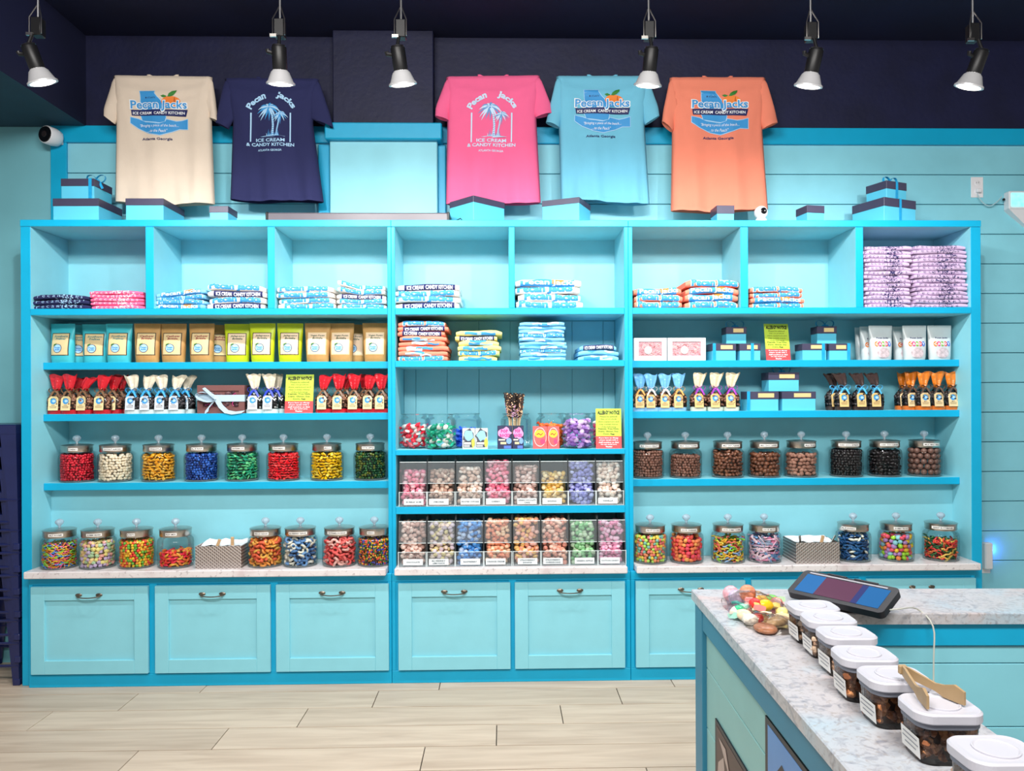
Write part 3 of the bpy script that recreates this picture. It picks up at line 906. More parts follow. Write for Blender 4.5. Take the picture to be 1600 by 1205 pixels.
def stack(px0, px1, zs, n, hpx, m, styles, where, seed, yf=YF + 0.015, depth=0.27, jitter=0.006, bendk=0.0, lift=None, desc='', ztop=None):
    rng = random.Random(seed)
    H = hpx * (yf + 0.02) / F_PX; th = H / n
    a, b = X(px0, yf), X(px1, yf)
    for i in range(n):
        j0 = rng.uniform(-jitter, jitter); j1 = rng.uniform(-jitter, jitter)
        k = i / max(1, n - 1)
        bend = (lambda k: (lambda q: bendk * k * (1 - q * q) + (lift(q) * k * k if lift else 0)))(k)
        pos = 'bottom' if i == 0 else ('top' if i == n - 1 else ORD[i] + ' from bottom')
        lb = '%s folded shirt, %s, %s' % (desc, pos, where)
        folded(lb, 'folded T-shirts in the ' + where, a + j0 + 0.004, b + j1 - 0.004, yf + rng.uniform(0, 0.012), depth, zs + 0.001 + i * th, th * 0.985, m, styles[i % len(styles)], rng, 0, 0, bend)
z1 = S1[1]
stack(50, 141, z1, 3, 21, NAVYT, ['palm'], 'stack in far left cubby', 1, desc='navy', bendk=0.006)
stack(141, 226, z1, 5, 28, PINK, ['palm'], 'stack in far left cubby', 2, desc='pink')
stack(243, 322, z1, 4, 28, SKYT, ['wave', 'name', 'name', 'wave'], 'left stack in the second cubby', 3, desc='light blue', lift=lambda q: 0.012 * q)
stack(324, 416, z1, 4, 36, WHITET, ['band', 'name', 'band', 'name'], 'right stack in the second cubby', 4, desc='white', lift=lambda q: -0.008 * q, bendk=0.006)
stack(433, 524, z1, 4, 33, WHITET, ['name'], 'left stack in the third cubby', 5, desc='white', bendk=0.006)
stack(526, 604, z1, 5, 36, WHITET, ['name', 'name', 'band', 'name'], 'right stack in the third cubby', 6, desc='white', lift=lambda q: 0.035 * max(0, -q - 0.1))
stack(619, 721, z1, 4, 38, WHITET, ['band', 'name', 'name', 'band'], 'stack in the fourth cubby', 7, desc='white', jitter=0.012)
stack(808, 909, z1, 4, 44, WHITET, ['name', 'name', 'name', 'wave'], 'stack in the fifth cubby', 8, desc='cream white', jitter=0.012, bendk=0.006)
stack(991, 1068, z1, 3, 31, ORANGE, ['name', 'name', 'wave'], 'left stack in the sixth cubby', 9, desc='orange')
stack(1070, 1156, z1, 4, 42, ORANGE, ['name', 'wave', 'wave', 'name'], 'right stack in the sixth cubby', 10, desc='orange', bendk=0.008)
stack(1172, 1258, z1, 4, 33, ORANGE, ['name', 'wave', 'name', 'name'], 'stack in the seventh cubby', 11, desc='orange')
stack(1352, 1425, z1, 15, 97, LAV, ['palm'], 'left stack in far right cubby', 12, desc='lavender', jitter=0.010)
stack(1428, 1514, z1, 15, 98, LAV, ['palm'], 'right stack in far right cubby', 13, desc='lavender', jitter=0.012)
zc = C2[1]
stack(623, 699, zc, 8, 62, ORANGE, ['name', 'stripe', 'stripe', 'stripe', 'stripe', 'band', 'band', 'name'], 'stack under the fourth cubby', 14, desc='orange', yf=YF + 0.03, jitter=0.010)
stack(712, 782, zc, 6, 47, YELL, ['stripe', 'name', 'stripe', 'stripe', 'band', 'stripe'], 'stack under the fourth cubby', 15, desc='yellow', yf=YF + 0.03, jitter=0.014)
stack(812, 885, zc, 10, 60, SKYT, ['stripe', 'stripe', 'name', 'stripe'], 'tall stack under the fifth cubby', 16, desc='sky blue', yf=YF + 0.03, jitter=0.010)
stack(903, 967, zc, 3, 23, SKYT, ['stripe', 'stripe', 'band'], 'low stack under the fifth cubby', 17, desc='sky blue', yf=YF + 0.03, jitter=0.008, bendk=0.006)

# ================================================================== gift boxes
BOXB = mat('box_blue_paper', (92, 200, 232), 0.45, var=0.03)
BOXL = mat('box_lid_navy', (66, 64, 88), 0.4, var=0.08)
RIBB = mat('ribbon_blue', (30, 160, 215), 0.35, var=0.08, scale=40)
GOLD = mat('gold_sticker', (222, 196, 140), 0.45, var=0.05)
def bow(mb, c, s, m=0, side=(0, 1, 0), w=0.012, tails=True):
    """two loops and two tails of ribbon around c, in the xz plane"""
    c = Vector(c)
    for sg in (-1, 1):
        pts = []
        for i in range(13):
            a = 2 * math.pi * i / 12
            pts.append(c + Vector((sg * s * (0.5 - 0.5 * math.cos(a)), -0.004, s * 0.42 * math.sin(a) + s * 0.22 * (0.5 - 0.5 * math.cos(a)))))
        mb.ribbon(pts, w, side, 0.0008, m)
        if tails:
            pts = [c + Vector((sg * s * t * 0.75, -0.006 - 0.006 * t, -s * 0.95 * t * t + 0.06 * s * math.sin(6 * t))) for t in [i / 6 for i in range(7)]]
            mb.ribbon(pts, w * 0.9, Vector((1.0, 0.25, sg * 0.5)), 0.0008, m)
    mb.lathe([(0.003, -0.006), (w * 0.45, -0.003), (w * 0.45, 0.003), (0.003, 0.006)], 8, c + Vector((0, -0.006, 0)), m, ax=Matrix.Rotation(math.pi / 2, 3, 'Y'))
def gift_box(label, loc, w, d, h, rz=0.0, lidh=0.3, sticker=False, ribbon=None, bowon=False, group='blue gift boxes with navy lids'):
    u = thing('gift_box', label, 'gift box', loc, rz, group)
    hb = h * (1 - lidh)
    mb = MB(); mb.box(-w / 2 + 0.002, w / 2 - 0.002, 0.002, d - 0.002, 0, hb + 0.004, c=0.0012); mb.build('box_body', BOXB, u)
    mb = MB(); mb.box(-w / 2, w / 2, 0, d, hb, h, c=0.0012); lid = mb.build('lid', BOXL, u)
    if sticker:
        mb = MB(); sw = w * 0.5; sh = (h - hb) * 0.55; zc_ = (hb + h) / 2
        mb.box(-sw * 0.3, sw * 0.7, -0.0012, -0.0002, zc_ - sh / 2, zc_ + sh / 2); mb.build('sticker', GOLD, lid)
    if ribbon is not None:
        xr = ribbon * w; mb = MB()
        pts = [(xr, -0.0012, 0.0), (xr, -0.002, hb), (xr, -0.002, h + 0.0008), (xr, d + 0.002, h + 0.0008), (xr, d + 0.002, 0.0)]
        mb.ribbon(pts, 0.017, (1, 0, 0), 0.0012)
        mb.build('ribbon', RIBB, u)
    if bowon:
        mb = MB(); bow(mb, (0 if ribbon is None else ribbon * w, d * 0.35, h + 0.008), 0.05, w=0.014); mb.build('bow', RIBB, u)
    return u
ZTOP = ZT
def top_box(px0, px1, pyt, label, Y=4.07, d=None, rz=0.0, z=ZTOP, **k):
    a, b = X(px0, Y), X(px1, Y); zt = at((px0 + px1) / 2, pyt, Y).z
    return gift_box(label, ((a + b) / 2, Y, z), b - a, d or (b - a) * 0.9, zt - z, rz, **k)
zt0 = at(125, 310, 4.07).z
top_box(83, 156, 310, 'large lidded gift box, lower one of the pair under the security camera', lidh=0.33, d=0.24, rz=-0.02)
top_box(96, 149, 279, 'smaller gift box, upper one of the pair under the security camera', Y=4.09, z=zt0, lidh=0.36, d=0.18, ribbon=0.38, bowon=True, rz=-0.02)
top_box(197, 257, 310, 'gift box standing in front of the cream T-shirt', lidh=0.3, d=0.26, rz=-0.01)
top_box(328, 358, 322, 'small gift box between the cream and navy T-shirts', lidh=0.42, d=0.13, rz=-0.03)
top_box(733, 799, 311, 'gift box turned corner first before the pink T-shirt', Y=4.10, lidh=0.26, d=0.2, rz=0.75)
top_box(846, 908, 311, 'gift box turned corner first between pink and light blue T-shirts', Y=4.10, lidh=0.24, d=0.2, rz=-0.42)
top_box(1121, 1149, 321, 'small gift box before the orange T-shirt', lidh=0.5, d=0.11, rz=0.04)
top_box(1261, 1291, 321, 'small lone gift box right of the white camera', lidh=0.45, d=0.11, rz=0.18)
zt1 = at(1400, 311, 4.12).z
top_box(1374, 1442, 311, 'large gift box, lower one of the pair near the outlet', Y=4.12, lidh=0.34, d=0.22, rz=0.38, ribbon=0.0)
top_box(1381, 1424, 284, 'small gift box, upper one of the pair near the outlet', Y=4.15, z=zt1, lidh=0.42, d=0.14, rz=0.38, ribbon=0.0, bowon=True)
# long flat dark case
DARKC = mat('dark_grey_case', (92, 86, 94), 0.4, var=0.05)
a, b = X(417, 4.06), X(703, 4.06)
u = thing('flat_case', 'long flat dark grey case lying on top of the shelving', 'case', ((a + b) / 2, 4.06, ZTOP))
mb = MB(); hw = (b - a) / 2; mb.box(-hw, hw, 0, 0.16, 0.0, 0.047, c=0.006); mb.build('case_body', DARKC, u)
mb = MB(); mb.box(-hw - 0.003, -hw + 0.012, -0.003, 0.163, 0.0, 0.05, c=0.004); mb.build('end_cap', BLACKP, u)
mb = MB(); mb.box(hw - 0.012, hw + 0.003, -0.003, 0.163, 0.0, 0.05, c=0.004); mb.build('end_cap', BLACKP, u)
mb = MB(); mb.tube([(hw + 0.003, 0.05, 0.012), (hw + 0.03, 0.02, 0.006), (hw + 0.06, 0.0, 0.016), (hw + 0.075, 0.03, 0.005), (hw + 0.06, 0.12, 0.005)], 0.003, 6); mb.build('cable', BLACKP, u, True)
# white tilting camera on the shelving, bullet camera on the wall
WPLAS = mat('white_plastic', (232, 232, 236), 0.35, var=0.02); BLKG = mat('black_gloss', (12, 12, 16), 0.12, var=0.05)
c = at(1192, 345, 4.06)
u = thing('indoor_camera', 'small round white camera on the shelving beside the orange T-shirt', 'camera', (c.x, 4.09, ZTOP))
mb = MB(); mb.lathe([(0.028, 0.0), (0.032, 0.004), (0.03, 0.016), (0.022, 0.026), (0.02, 0.03)], 20); mb.build('camera_base', WPLAS, u, True)
mb = MB(); mb.lathe([(0.036 * math.sin(t), 0.055 - 0.036 * math.cos(t)) for t in [0.05 + 3.04 * i / 12 for i in range(13)]], 20); mb.build('camera_head', WPLAS, u, True)
mb = MB(); mb.lathe([(0.019, 0.0), (0.017, 0.006), (0.008, 0.008)], 16, (0.004, -0.028, 0.058), ax=Matrix.Rotation(math.pi / 2, 3, 'X')); mb.build('lens', BLKG, u, True)
c = at(93, 218, YB - 0.02)
u = thing('security_camera', 'white bullet security camera with black face on the wall corner', 'camera', (c.x, YB - 0.022, c.z))
RX = Matrix.Rotation(math.pi / 2, 3, 'X')
RR = Matrix.Rotation(math.radians(-18), 3, 'Z') @ RX
mb = MB(); mb.lathe([(0.03, 0.0), (0.044, 0.012), (0.05, 0.04), (0.05, 0.085), (0.046, 0.092)], 24, ax=RR); mb.build('camera_body', WPLAS, u, True)
mb = MB(); mb.lathe([(0.045, 0.0915), (0.042, 0.096), (0.02, 0.098)], 24, ax=RR); mb.build('camera_face', BLKG, u, True)
mb = MB(); mb.lathe([(0.018, 0.097), (0.016, 0.101), (0.006, 0.1015)], 16, ax=RR); mb.build('lens', mat('lens_glass', (40, 34, 36), 0.08), u, True)
mb = MB(); mb.tube([(0, 0, -0.0), (0, 0.004, -0.02)], 0.012, 10); mb.box(-0.02, 0.02, 0.0, 0.004, -0.03, 0.03); mb.build('mount', WPLAS, u)

# ================================================================== right wall fittings
c = at(1526, 293, YB)
u = thing('wall_outlet', 'white wall outlet with a plug, above the right shelving corner', 'outlet', (c.x, YB, c.z))
mb = MB(); mb.box(-0.036, 0.036, -0.006, 0, -0.06, 0.06, c=0.002); mb.build('cover_plate', WPLAS, u)
for s in (-1, 1):
    mb = MB(); mb.lathe([(0.017, 0.0), (0.017, 0.0012), (0.015, 0.002)], 16, (0, -0.006, s * 0.024), ax=RX)
    soc = mb.build('socket', WPLAS, u, True)
    for dx in (-0.006, 0.006):
        mb = MB(); mb.box(dx - 0.0012, dx + 0.0012, -0.0088, -0.0078, s * 0.024 - 0.002, s * 0.024 + 0.007); mb.build('slot', BLACKI, soc)
mb = MB(); mb.box(-0.013, 0.013, -0.028, -0.0085, -0.034, -0.012, c=0.003); mb.build('plug', WPLAS, u)
# emergency light, white wedge with lit lenses
EML = mat('lit_lens', (110, 235, 245), 0.25, emit=1.6, var=0.25, scale=40); EMW = mat('fixture_white', (226, 228, 232), 0.4, var=0.03)
c = at(1568, 330, YB)
u = thing('emergency_light', 'white emergency light with glowing cyan lenses at the right edge', 'light fixture', (c.x, YB, c.z - 0.09))
mb = MB(); mb.box(0, 0.5, -0.05, 0, 0.09, 0.195, c=0.004); mb.build('housing', EMW, u)
rct = lambda x0, x1, y0, z: [Vector((x0, y0, z)), Vector((x1, y0, z)), Vector((x1, 0, z)), Vector((x0, 0, z))]
mb = MB(); mb.loft([rct(0.16, 0.34, -0.02, -0.04), rct(0.002, 0.498, -0.048, 0.0895)]); mb.build('lower_housing', EMW, u)
for x0 in (0.012, 0.115):
    mb = MB(); mb.box(x0, x0 + 0.085, -0.055, -0.049, 0.105, 0.182, c=0.002); mb.build('lens', EML, u)
mb = MB(); mb.lathe([(0.005, 0), (0.008, 0.004), (0.006, 0.012)], 10, (-0.012, -0.03, 0.15), ax=Matrix.Rotation(-math.pi / 2, 3, 'Y')); mb.build('cable_gland', BLACKP, u, True)
p0 = at(1526, 303, YB - 0.02); p1 = at(1566, 306, YB - 0.03)
mb = MB(); pts = []
for i in range(15):
    t = i / 14; p = p0.lerp(p1, t); p.z -= 0.075 * math.sin(math.pi * min(1, t * 1.0)) ** 0.8 * (1 - 0.3 * t); p.y = YB - 0.026; pts.append(p)
mb.tube(pts, 0.0028, 6)
tag(mb.build('power_cord', mat('pale_cord', (176, 205, 212), 0.5), None, True), 'thin pale cord drooping from outlet to emergency light', 'cord')
# plug-in air freshener with blue glow
c = at(1541, 870, YB - 0.02)
u = thing('plug_in_freshener', 'white plug-in device with small blue glow beside the shelving', 'air freshener', (c.x, YB, c.z))
mb = MB(); mb.box(-0.024, 0.024, -0.05, -0.008, -0.07, 0.085, c=0.007); mb.build('device_body', WPLAS, u)
mb = MB(); mb.box(-0.034, 0.034, -0.006, 0, -0.1, 0.03, c=0.002); mb.build('cover_plate', WPLAS, u)
mb = MB(); mb.box(-0.01, 0.01, -0.02, -0.004, -0.05, 0.0); mb.build('plug', WPLAS, u)
GLOW = mat('blue_led', (40, 90, 255), 0.4, emit=6.0, var=0.0)
mb = MB(); mb.box(0.0245, 0.027, -0.03, -0.015, 0.0, 0.07, c=0.0008); mb.build('led_strip', GLOW, u)
l = bpy.data.lights.new('freshener_led', 'POINT'); l.energy = 0.25; l.color = (0.1, 0.25, 1.0); l.shadow_soft_size = 0.01
lo = bpy.data.objects.new('freshener_led', l); COL.objects.link(lo); lo.parent = u; lo.location = (0.04, -0.02, 0.04)

# ================================================================== stack of navy metal stools at far left
RACK = mat('navy_gloss_paint', (24, 34, 84), 0.28, var=0.12, scale=14, spec=0.6)
stool = thing('metal_stool', 'x', 'stool')
SH_, HB_, HF_ = 0.655, 0.135, 0.17
mb = MB(); mb.loft([rr_ for rr_ in ([Vector((x * k, y * k, z)) for x, y in ((HB_, HB_), (-HB_, HB_), (-HB_, -HB_), (HB_, -HB_))] for k, z in ((1.06, SH_ - 0.05), (1.03, SH_ - 0.004), (1.0, SH_), (0.9, SH_ - 0.002)))], 0, False, True); mb.build('seat', RACK, stool)
for sx in (-1, 1):
    for sy in (-1, 1):
        mb = MB()
        def sec(t, z):
            cx_ = lerp(HB_ * 1.04, HF_, t); w_ = lerp(0.085, 0.032, t); th_ = 0.004
            c0 = Vector((sx * cx_, sy * cx_, z)); ax_ = Vector((-sx * w_, 0, 0)); ay_ = Vector((0, -sy * w_, 0)); dx_ = Vector((-sx * th_, 0, 0)); dy_ = Vector((0, -sy * th_, 0))
            r_ = [c0, c0 + ax_, c0 + ax_ + dy_, c0 + dx_ + dy_, c0 + ay_ + dx_, c0 + ay_]
            return r_ if sx * sy > 0 else r_[::-1]
        mb.loft([sec(1, 0.0), sec(0.5, SH_ / 2), sec(0, SH_ - 0.03)]); leg = mb.build('leg', RACK, stool)
        mb = MB(); c0 = Vector((sx * (HF_ - 0.012), sy * (HF_ - 0.012), 0.0)); mb.box(c0.x - 0.016, c0.x + 0.016, c0.y - 0.016, c0.y + 0.016, 0.0, 0.035, c=0.004); mb.build('foot_cap', RACK, leg)
for z_, t in ((0.26, 0.57), (0.1, 0.83)):
    r_ = lerp(HB_ * 1.04, HF_, t) - 0.004
    for a_, b_ in (((-r_, -r_), (r_, -r_)), ((r_, -r_), (r_, r_)), ((r_, r_), (-r_, r_)), ((-r_, r_), (-r_, -r_))):
        mb = MB(); mb.tube([(a_[0], a_[1], z_), (b_[0], b_[1], z_)], 0.008, 6); mb.build('cross_bar', RACK, stool)
for i in range(7):
    lb = 'navy metal stool, %s of the stack beside the left shelving' % ('bottom' if i == 0 else 'top' if i == 6 else ORD[i] + ' from the bottom')
    loc = (-2.704 + 0.003 * (i % 2), 4.205, 0.118 * i)
    if i == 0: stool.location = loc; stool['label'] = lb; stool['group'] = 'stacked navy metal stools'
    else: dup(stool, loc, 0.0, lb, 'stacked navy metal stools')

# ================================================================== stand-up pouches
def superring(w, d, z, n=20, e=2.6):
    r = []
    for j in range(n):
        a = 2 * math.pi * j / n; ca, sa = math.cos(a), math.sin(a)
        r.append(Vector((w * math.copysign(abs(ca) ** (2 / e), ca), d * math.copysign(abs(sa) ** (2 / e), sa), z)))
    return r
def pouch_fns(w, h, dp):
    dz = lambda t: dp * pw([(0, 0.75), (0.08, 1.0), (0.35, 0.95), (0.62, 0.6), (0.85, 0.22), (0.93, 0.08), (1, 0.06)], t)
    wz = lambda t: w / 2 * pw([(0, 0.84), (0.1, 0.86), (0.5, 0.93), (0.9, 1.0), (1, 1.0)], t)
    fr = lambda x, z, l: Vector((x, -dz(z / h) * max(0.02, 1 - (abs(x) / wz(z / h)) ** 2.6) ** (1 / 2.6) - l, z))
    return dz, wz, fr
def make_pouch(name, label, w, h, dp, m, labm, edge, ink, lines, badge, seal=True, hide_label=False, extra=None, group=None):
    u = thing(name, label, 'pouch', (0, 0, 0), 0, group)
    dz, wz, fr = pouch_fns(w, h, dp)
    mb = MB(); mb.loft([superring(wz(t), dz(t), t * h) for t in (0, 0.04, 0.1, 0.25, 0.4, 0.55, 0.7, 0.82, 0.9, 0.95, 1)]); mb.build('pouch_body', m, u, True)
    if extra == 'candy':
        cols = [(236, 128, 40), (226, 60, 130), (120, 178, 50), (222, 60, 60), (70, 120, 210)]
        for i, cc in enumerate(cols):
            mb = MB(); mb.flat(ell(-w * 0.27 + i * w * 0.135, h * 0.46, w * 0.075, h * 0.075, 12), lambda x, y: fr(x, y, 0.0016)); mb.build('print_letter_patch', mat('patch_%d' % i, cc, 0.5), u)
            mb = MB(); mb.text('CANDY'[i], lambda x, y: fr(x, y, 0.0024), -w * 0.27 + i * w * 0.135, h * 0.46, h=h * 0.08, bold=0.03, res=1); mb.build('print_letter', WHITEI, u)
        mb = MB(); mb.text('Pecan Jacks', lambda x, y: fr(x, y, 0.0014), 0, h * 0.63, w=w * 0.5, h=h * 0.055, bold=0.03, res=1); mb.build('print_name', NAVYI, u)
        mb = MB(); mb.flat(ell(0, h * 0.2, w * 0.26, h * 0.16, 16), lambda x, y: fr(x, y, 0.0012), 0, 0.02); mb.build('window', mat('pouch_window_candy', (206, 190, 196), 0.4, var=0.25, scale=60), u)
        return u
    lw, l0, l1 = w * 0.66, h * 0.2, h * 0.74
    mb = MB(); mb.grid(lambda a, b: fr((a - 0.5) * (lw + 0.008), lerp(l0 - 0.004, l1 + 0.004, b), 0.0012), 6, 6); mb.build('label_border', edge, u)
    mb = MB(); mb.grid(lambda a, b: fr((a - 0.5) * lw, lerp(l0, l1, b), 0.0020), 6, 6); lb = mb.build('label', labm, u)
    f3 = lambda x, y: fr(x, y, 0.0028)
    for i, ln in enumerate(lines):
        mb = MB(); mb.text(ln, f3, 0.004, l1 - 0.014 - i * 0.0135, w=lw * (0.82 if i == 0 else 0.6), h=0.011, bold=0.03, res=1, shear=0.15); mb.build('label_lettering', ink, lb)
    mb = MB(); cx, cy, r = -lw * 0.08, l0 + (l1 - l0) * 0.3, lw * 0.26
    mb.flat(ell(cx, cy, r, r, 18), f3, 0); mb.build('badge', NAVYI, lb)
    f4 = lambda x, y: fr(x, y, 0.0034)
    mb = MB(); mb.flat(ell(cx, cy, r * 0.88, r * 0.88, 18), f4); mb.build('badge', LBLUEI, lb)
    f5 = lambda x, y: fr(x, y, 0.0040)
    mb = MB(); mb.text('Pecan', f5, cx, cy + r * 0.2, w=r * 1.3, h=r * 0.42, bold=0.04, res=1); mb.build('badge_lettering', BLUEI, lb)
    mb = MB(); mb.text('Jacks', f5, cx, cy - r * 0.3, w=r * 1.2, h=r * 0.42, bold=0.04, res=1); mb.build('badge_lettering', BLUEI, lb)
    mb = MB(); mb.flat([(cx - r, cy + r * 0.5), (cx - r * 0.3, cy + r), (cx - r * 0.2, cy + r * 1.2), (cx - r * 0.9, cy + r * 0.95)], f5); mb.build('badge_leaf', LEAF, lb)
    return u
KRAFT = mat('kraft_paper', (186, 142, 84), 0.6, var=0.08, scale=20, bump=0.15, bscale=25)
TEALP = mat('pouch_teal', (64, 186, 200), 0.4, var=0.05, bump=0.15, bscale=20)
LIMEP = mat('pouch_lime', (190, 204, 30), 0.4, var=0.05, bump=0.15, bscale=20)
CLRP = mat('pouch_pale_film', (206, 214, 216), 0.25, var=0.05, bump=0.2, bscale=20)
REDI = mat('dark_red_ink', (150, 52, 62), 0.6); GREENI = mat('dark_green_ink', (70, 92, 74), 0.6); TEALI = mat('teal_ink', (60, 130, 135), 0.6)
TANP = mat('pale_pink_label', (236, 208, 178), 0.6)
EDK = mat('dark_label_edge', (58, 44, 36), 0.6)
def place(proto, first, loc, rz, label, group, scale=None):
    """the first time moves the prototype itself, later makes copies"""
    if not first[0]:
        first[0] = True
        proto.location = loc; proto.rotation_euler = (0, 0, rz); proto['label'] = label; proto['group'] = group
        if scale: proto.scale = scale
        return proto
    return dup(proto, loc, rz, label, group, scale)
pw_, ph_ = 0.140, 0.212
protos = {
 'teal': make_pouch('snack_pouch', 'x', pw_, ph_, 0.036, TEALP, KRAFTL, EDK, TEALI, ['Southern', 'Pralines'], True),
 'kraft': make_pouch('snack_pouch', 'x', pw_, ph_, 0.036, KRAFT, KRAFTL, EDK, REDI, ['Cashew', 'Brittle'], True),
 'lime': make_pouch('snack_pouch', 'x', pw_, ph_, 0.036, LIMEP, TANP, EDK, GREENI, ['Jalapeno', 'Brittle'], True),
 'vegan': make_pouch('snack_pouch', 'x', pw_, ph_, 0.036, KRAFT, TANP, KRAFTL, GREENI, ['Vegan Pecan', 'Brittle'], True),
 'film': make_pouch('snack_pouch', 'x', 0.135, 0.192, 0.034, CLRP, None, None, None, [], False, extra='candy'),
}
used = {k: [False] for k in protos}
YP = YS + 0.045
PZ = S2[1]
for kind, px, dy, rz, lb in [
 ('teal', 99, 0.0, -0.12, 'teal snack pouch with tan label, first from the left'), ('teal', 124, 0.075, 0.55, 'teal snack pouch turned sideways between the front teal pouches'),
 ('teal', 150, 0.035, 0.1, 'teal snack pouch set back, middle one of the front three'), ('teal', 187, 0.0, 0.05, 'teal snack pouch next to the kraft pouches'),
 ('kraft', 231, 0.0, 0.05, 'kraft pouch with red lettering, leftmost, beside the teal pouches'), ('kraft', 272, 0.01, 0.0, 'kraft pouch with red lettering, middle of three'),
 ('kraft', 316, 0.005, -0.05, 'kraft pouch with red lettering, nearest the lime pouches'), ('kraft', 342, 0.085, 0.4, 'kraft pouch in the shadow behind, left of the lime pouches'),
 ('lime', 372, 0.03, 0.08, 'lime green pouch, left of three'), ('lime', 411, 0.0, 0.0, 'lime green pouch, middle of three'), ('lime', 454, 0.005, 0.05, 'lime green pouch, right of three'),
 ('vegan', 497, 0.0, 0.0, 'kraft pouch with pale label beside the right lime pouch'), ('vegan', 534, 0.008, -0.05, 'kraft pouch with pale label, second from the lime pouches'),
 ('vegan', 553, 0.08, 0.2, 'kraft pouch with pale label, half hidden at the back'), ('vegan', 587, 0.0, 0.0, 'kraft pouch with pale label at the right end of its shelf')]:
    Y = YP + dy
    place(protos[kind], used[kind], (X(px, Y), Y, PZ), rz, lb, 'snack pouches on the left upper shelf')
for px, dy, rz, lb in [(1376, 0.0, 0.05, 'pale candy pouch with rainbow letters, left front'), (1429, 0.0, 0.0, 'pale candy pouch with rainbow letters, middle front'), (1468, 0.0, 0.0, 'pale candy pouch with rainbow letters, right end'),
 (1362, 0.06, 0.0, 'pale candy pouch right behind the left front one'), (1354, 0.12, 0.0, 'pale candy pouch rearmost at the left of its row'), (1413, 0.07, 0.0, 'pale candy pouch behind the middle front one')]:
    Y = YP + dy
    place(protos['film'], used['film'], (X(px, Y), Y, PZ), rz, lb, 'candy pouches on the right upper shelf')

# ================================================================== piece library for candy
def uvs(n, m, sx, sy, sz):
    vs = [(0, 0, -sz)]; fs = []
    for i in range(1, m):
        t = math.pi * i / m
        for j in range(n):
            a = 2 * math.pi * j / n
            vs.append((sx * math.sin(t) * math.cos(a), sy * math.sin(t) * math.sin(a), -sz * math.cos(t)))
    vs.append((0, 0, sz)); top = len(vs) - 1
    for j in range(n):
        k = (j + 1) % n
        fs.append((0, 1 + k, 1 + j)); fs.append((top, top - n + j, top - n + k))
        for i in range(m - 2):
            fs.append((1 + i * n + j, 1 + i * n + k, 1 + (i + 1) * n + k, 1 + (i + 1) * n + j))
    return vs, fs
def tubep(pts, r, n=5):
    mb = MB(); mb.tube(pts, r, n); return mb.v, mb.f
def boxp(a, b, c, ch=0.2):
    mb = MB(); mb.box(-a, a, -b, b, -c, c, c=ch * min(a, b, c)); return mb.v, mb.f
PIECE = {
 'ball': uvs(7, 5, .5, .5, .5), 'bigball': uvs(12, 8, .5, .5, .5), 'bean': uvs(7, 5, .7, .42, .36), 'nut': uvs(7, 5, .6, .5, .42), 'chunk': uvs(5, 4, .55, .45, .5),
 'flake': boxp(.5, .35, .16), 'cube': boxp(.42, .36, .36), 'star': boxp(.5, .46, .22, 0.5),
 'worm': tubep([(-1.1, 0, 0), (-.6, .25, .1), (0, -.1, 0), (.6, .2, -.1), (1.1, -.1, 0)], .2),
 'ring': tubep([(.5 * math.cos(a), .5 * math.sin(a), 0) for a in [i * math.pi / 5 for i in range(9)]], .24),
 'belt': boxp(1.3, .28, .06), 'shark': tubep([(-.8, 0, 0), (-.2, 0, .12), (.3, 0, .1), (.9, 0, 0)], [.12, .34, .3, .06], 6),
}
def rmat(rng):
    return Matrix.Rotation(rng.uniform(0, 6.28), 3, 'Z') @ Matrix.Rotation(rng.uniform(-1.2, 1.2), 3, 'X') @ Matrix.Rotation(rng.uniform(0, 6.28), 3, 'Z')
def piece(mb, kind, c, s, rng, m, align=None):
    vs, fs = PIECE[kind]; R_ = rmat(rng) if align is None else align; k = rng.uniform(0.88, 1.1) * s
    if kind == 'chunk':
        vs = [Vector(v) * rng.uniform(0.75, 1.2) for v in vs]
    mb.add([R_ @ (Vector(v) * k) + Vector(c) for v in vs], fs, m)
def jar_fill(mb, Rj, z0, z1, kind, s, nm, rng, tang=False, swirl=0.0, slope=0.0):
    """pieces packed against the inside of a round jar and over the top of the heap; material 0 is the shaded heart"""
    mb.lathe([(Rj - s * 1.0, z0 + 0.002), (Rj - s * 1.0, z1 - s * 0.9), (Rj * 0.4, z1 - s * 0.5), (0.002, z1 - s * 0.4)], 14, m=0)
    z = z0 + s * 0.42
    while z < z1 - s * 0.2:
        r = Rj - s * 0.52; n = max(6, int(2 * math.pi * r / (s * 0.93))); ph = rng.uniform(0, 6.28)
        for j in range(n):
            a = ph + 2 * math.pi * (j + rng.uniform(-.25, .25)) / n
            if z > z1 + slope * math.cos(a) * Rj - s * 0.2: continue
            al = None
            if tang:
                al = Matrix.Rotation(a + math.pi / 2, 3, 'Z') @ Matrix.Rotation(rng.gauss(0, 0.5), 3, 'Y') @ Matrix.Rotation(rng.uniform(0, 6), 3, 'X')
            rr = r + rng.uniform(-.4, .02) * s
            mm = 1 + rng.randrange(nm)
            piece(mb, kind, (rr * math.cos(a), rr * math.sin(a), z + rng.uniform(-.15, .15) * s), s, rng, mm, al)
        z += s * 0.8
    n = int(2.2 * (Rj / s) ** 2)
    for j in range(n):
        r = (Rj - s * 0.6) * math.sqrt(rng.random()); a = rng.uniform(0, 6.28)
        piece(mb, kind, (r * math.cos(a), r * math.sin(a), z1 - s * 0.3 + 0.25 * s * rng.random() + slope * r * math.cos(a)), s, rng, 1 + rng.randrange(nm))

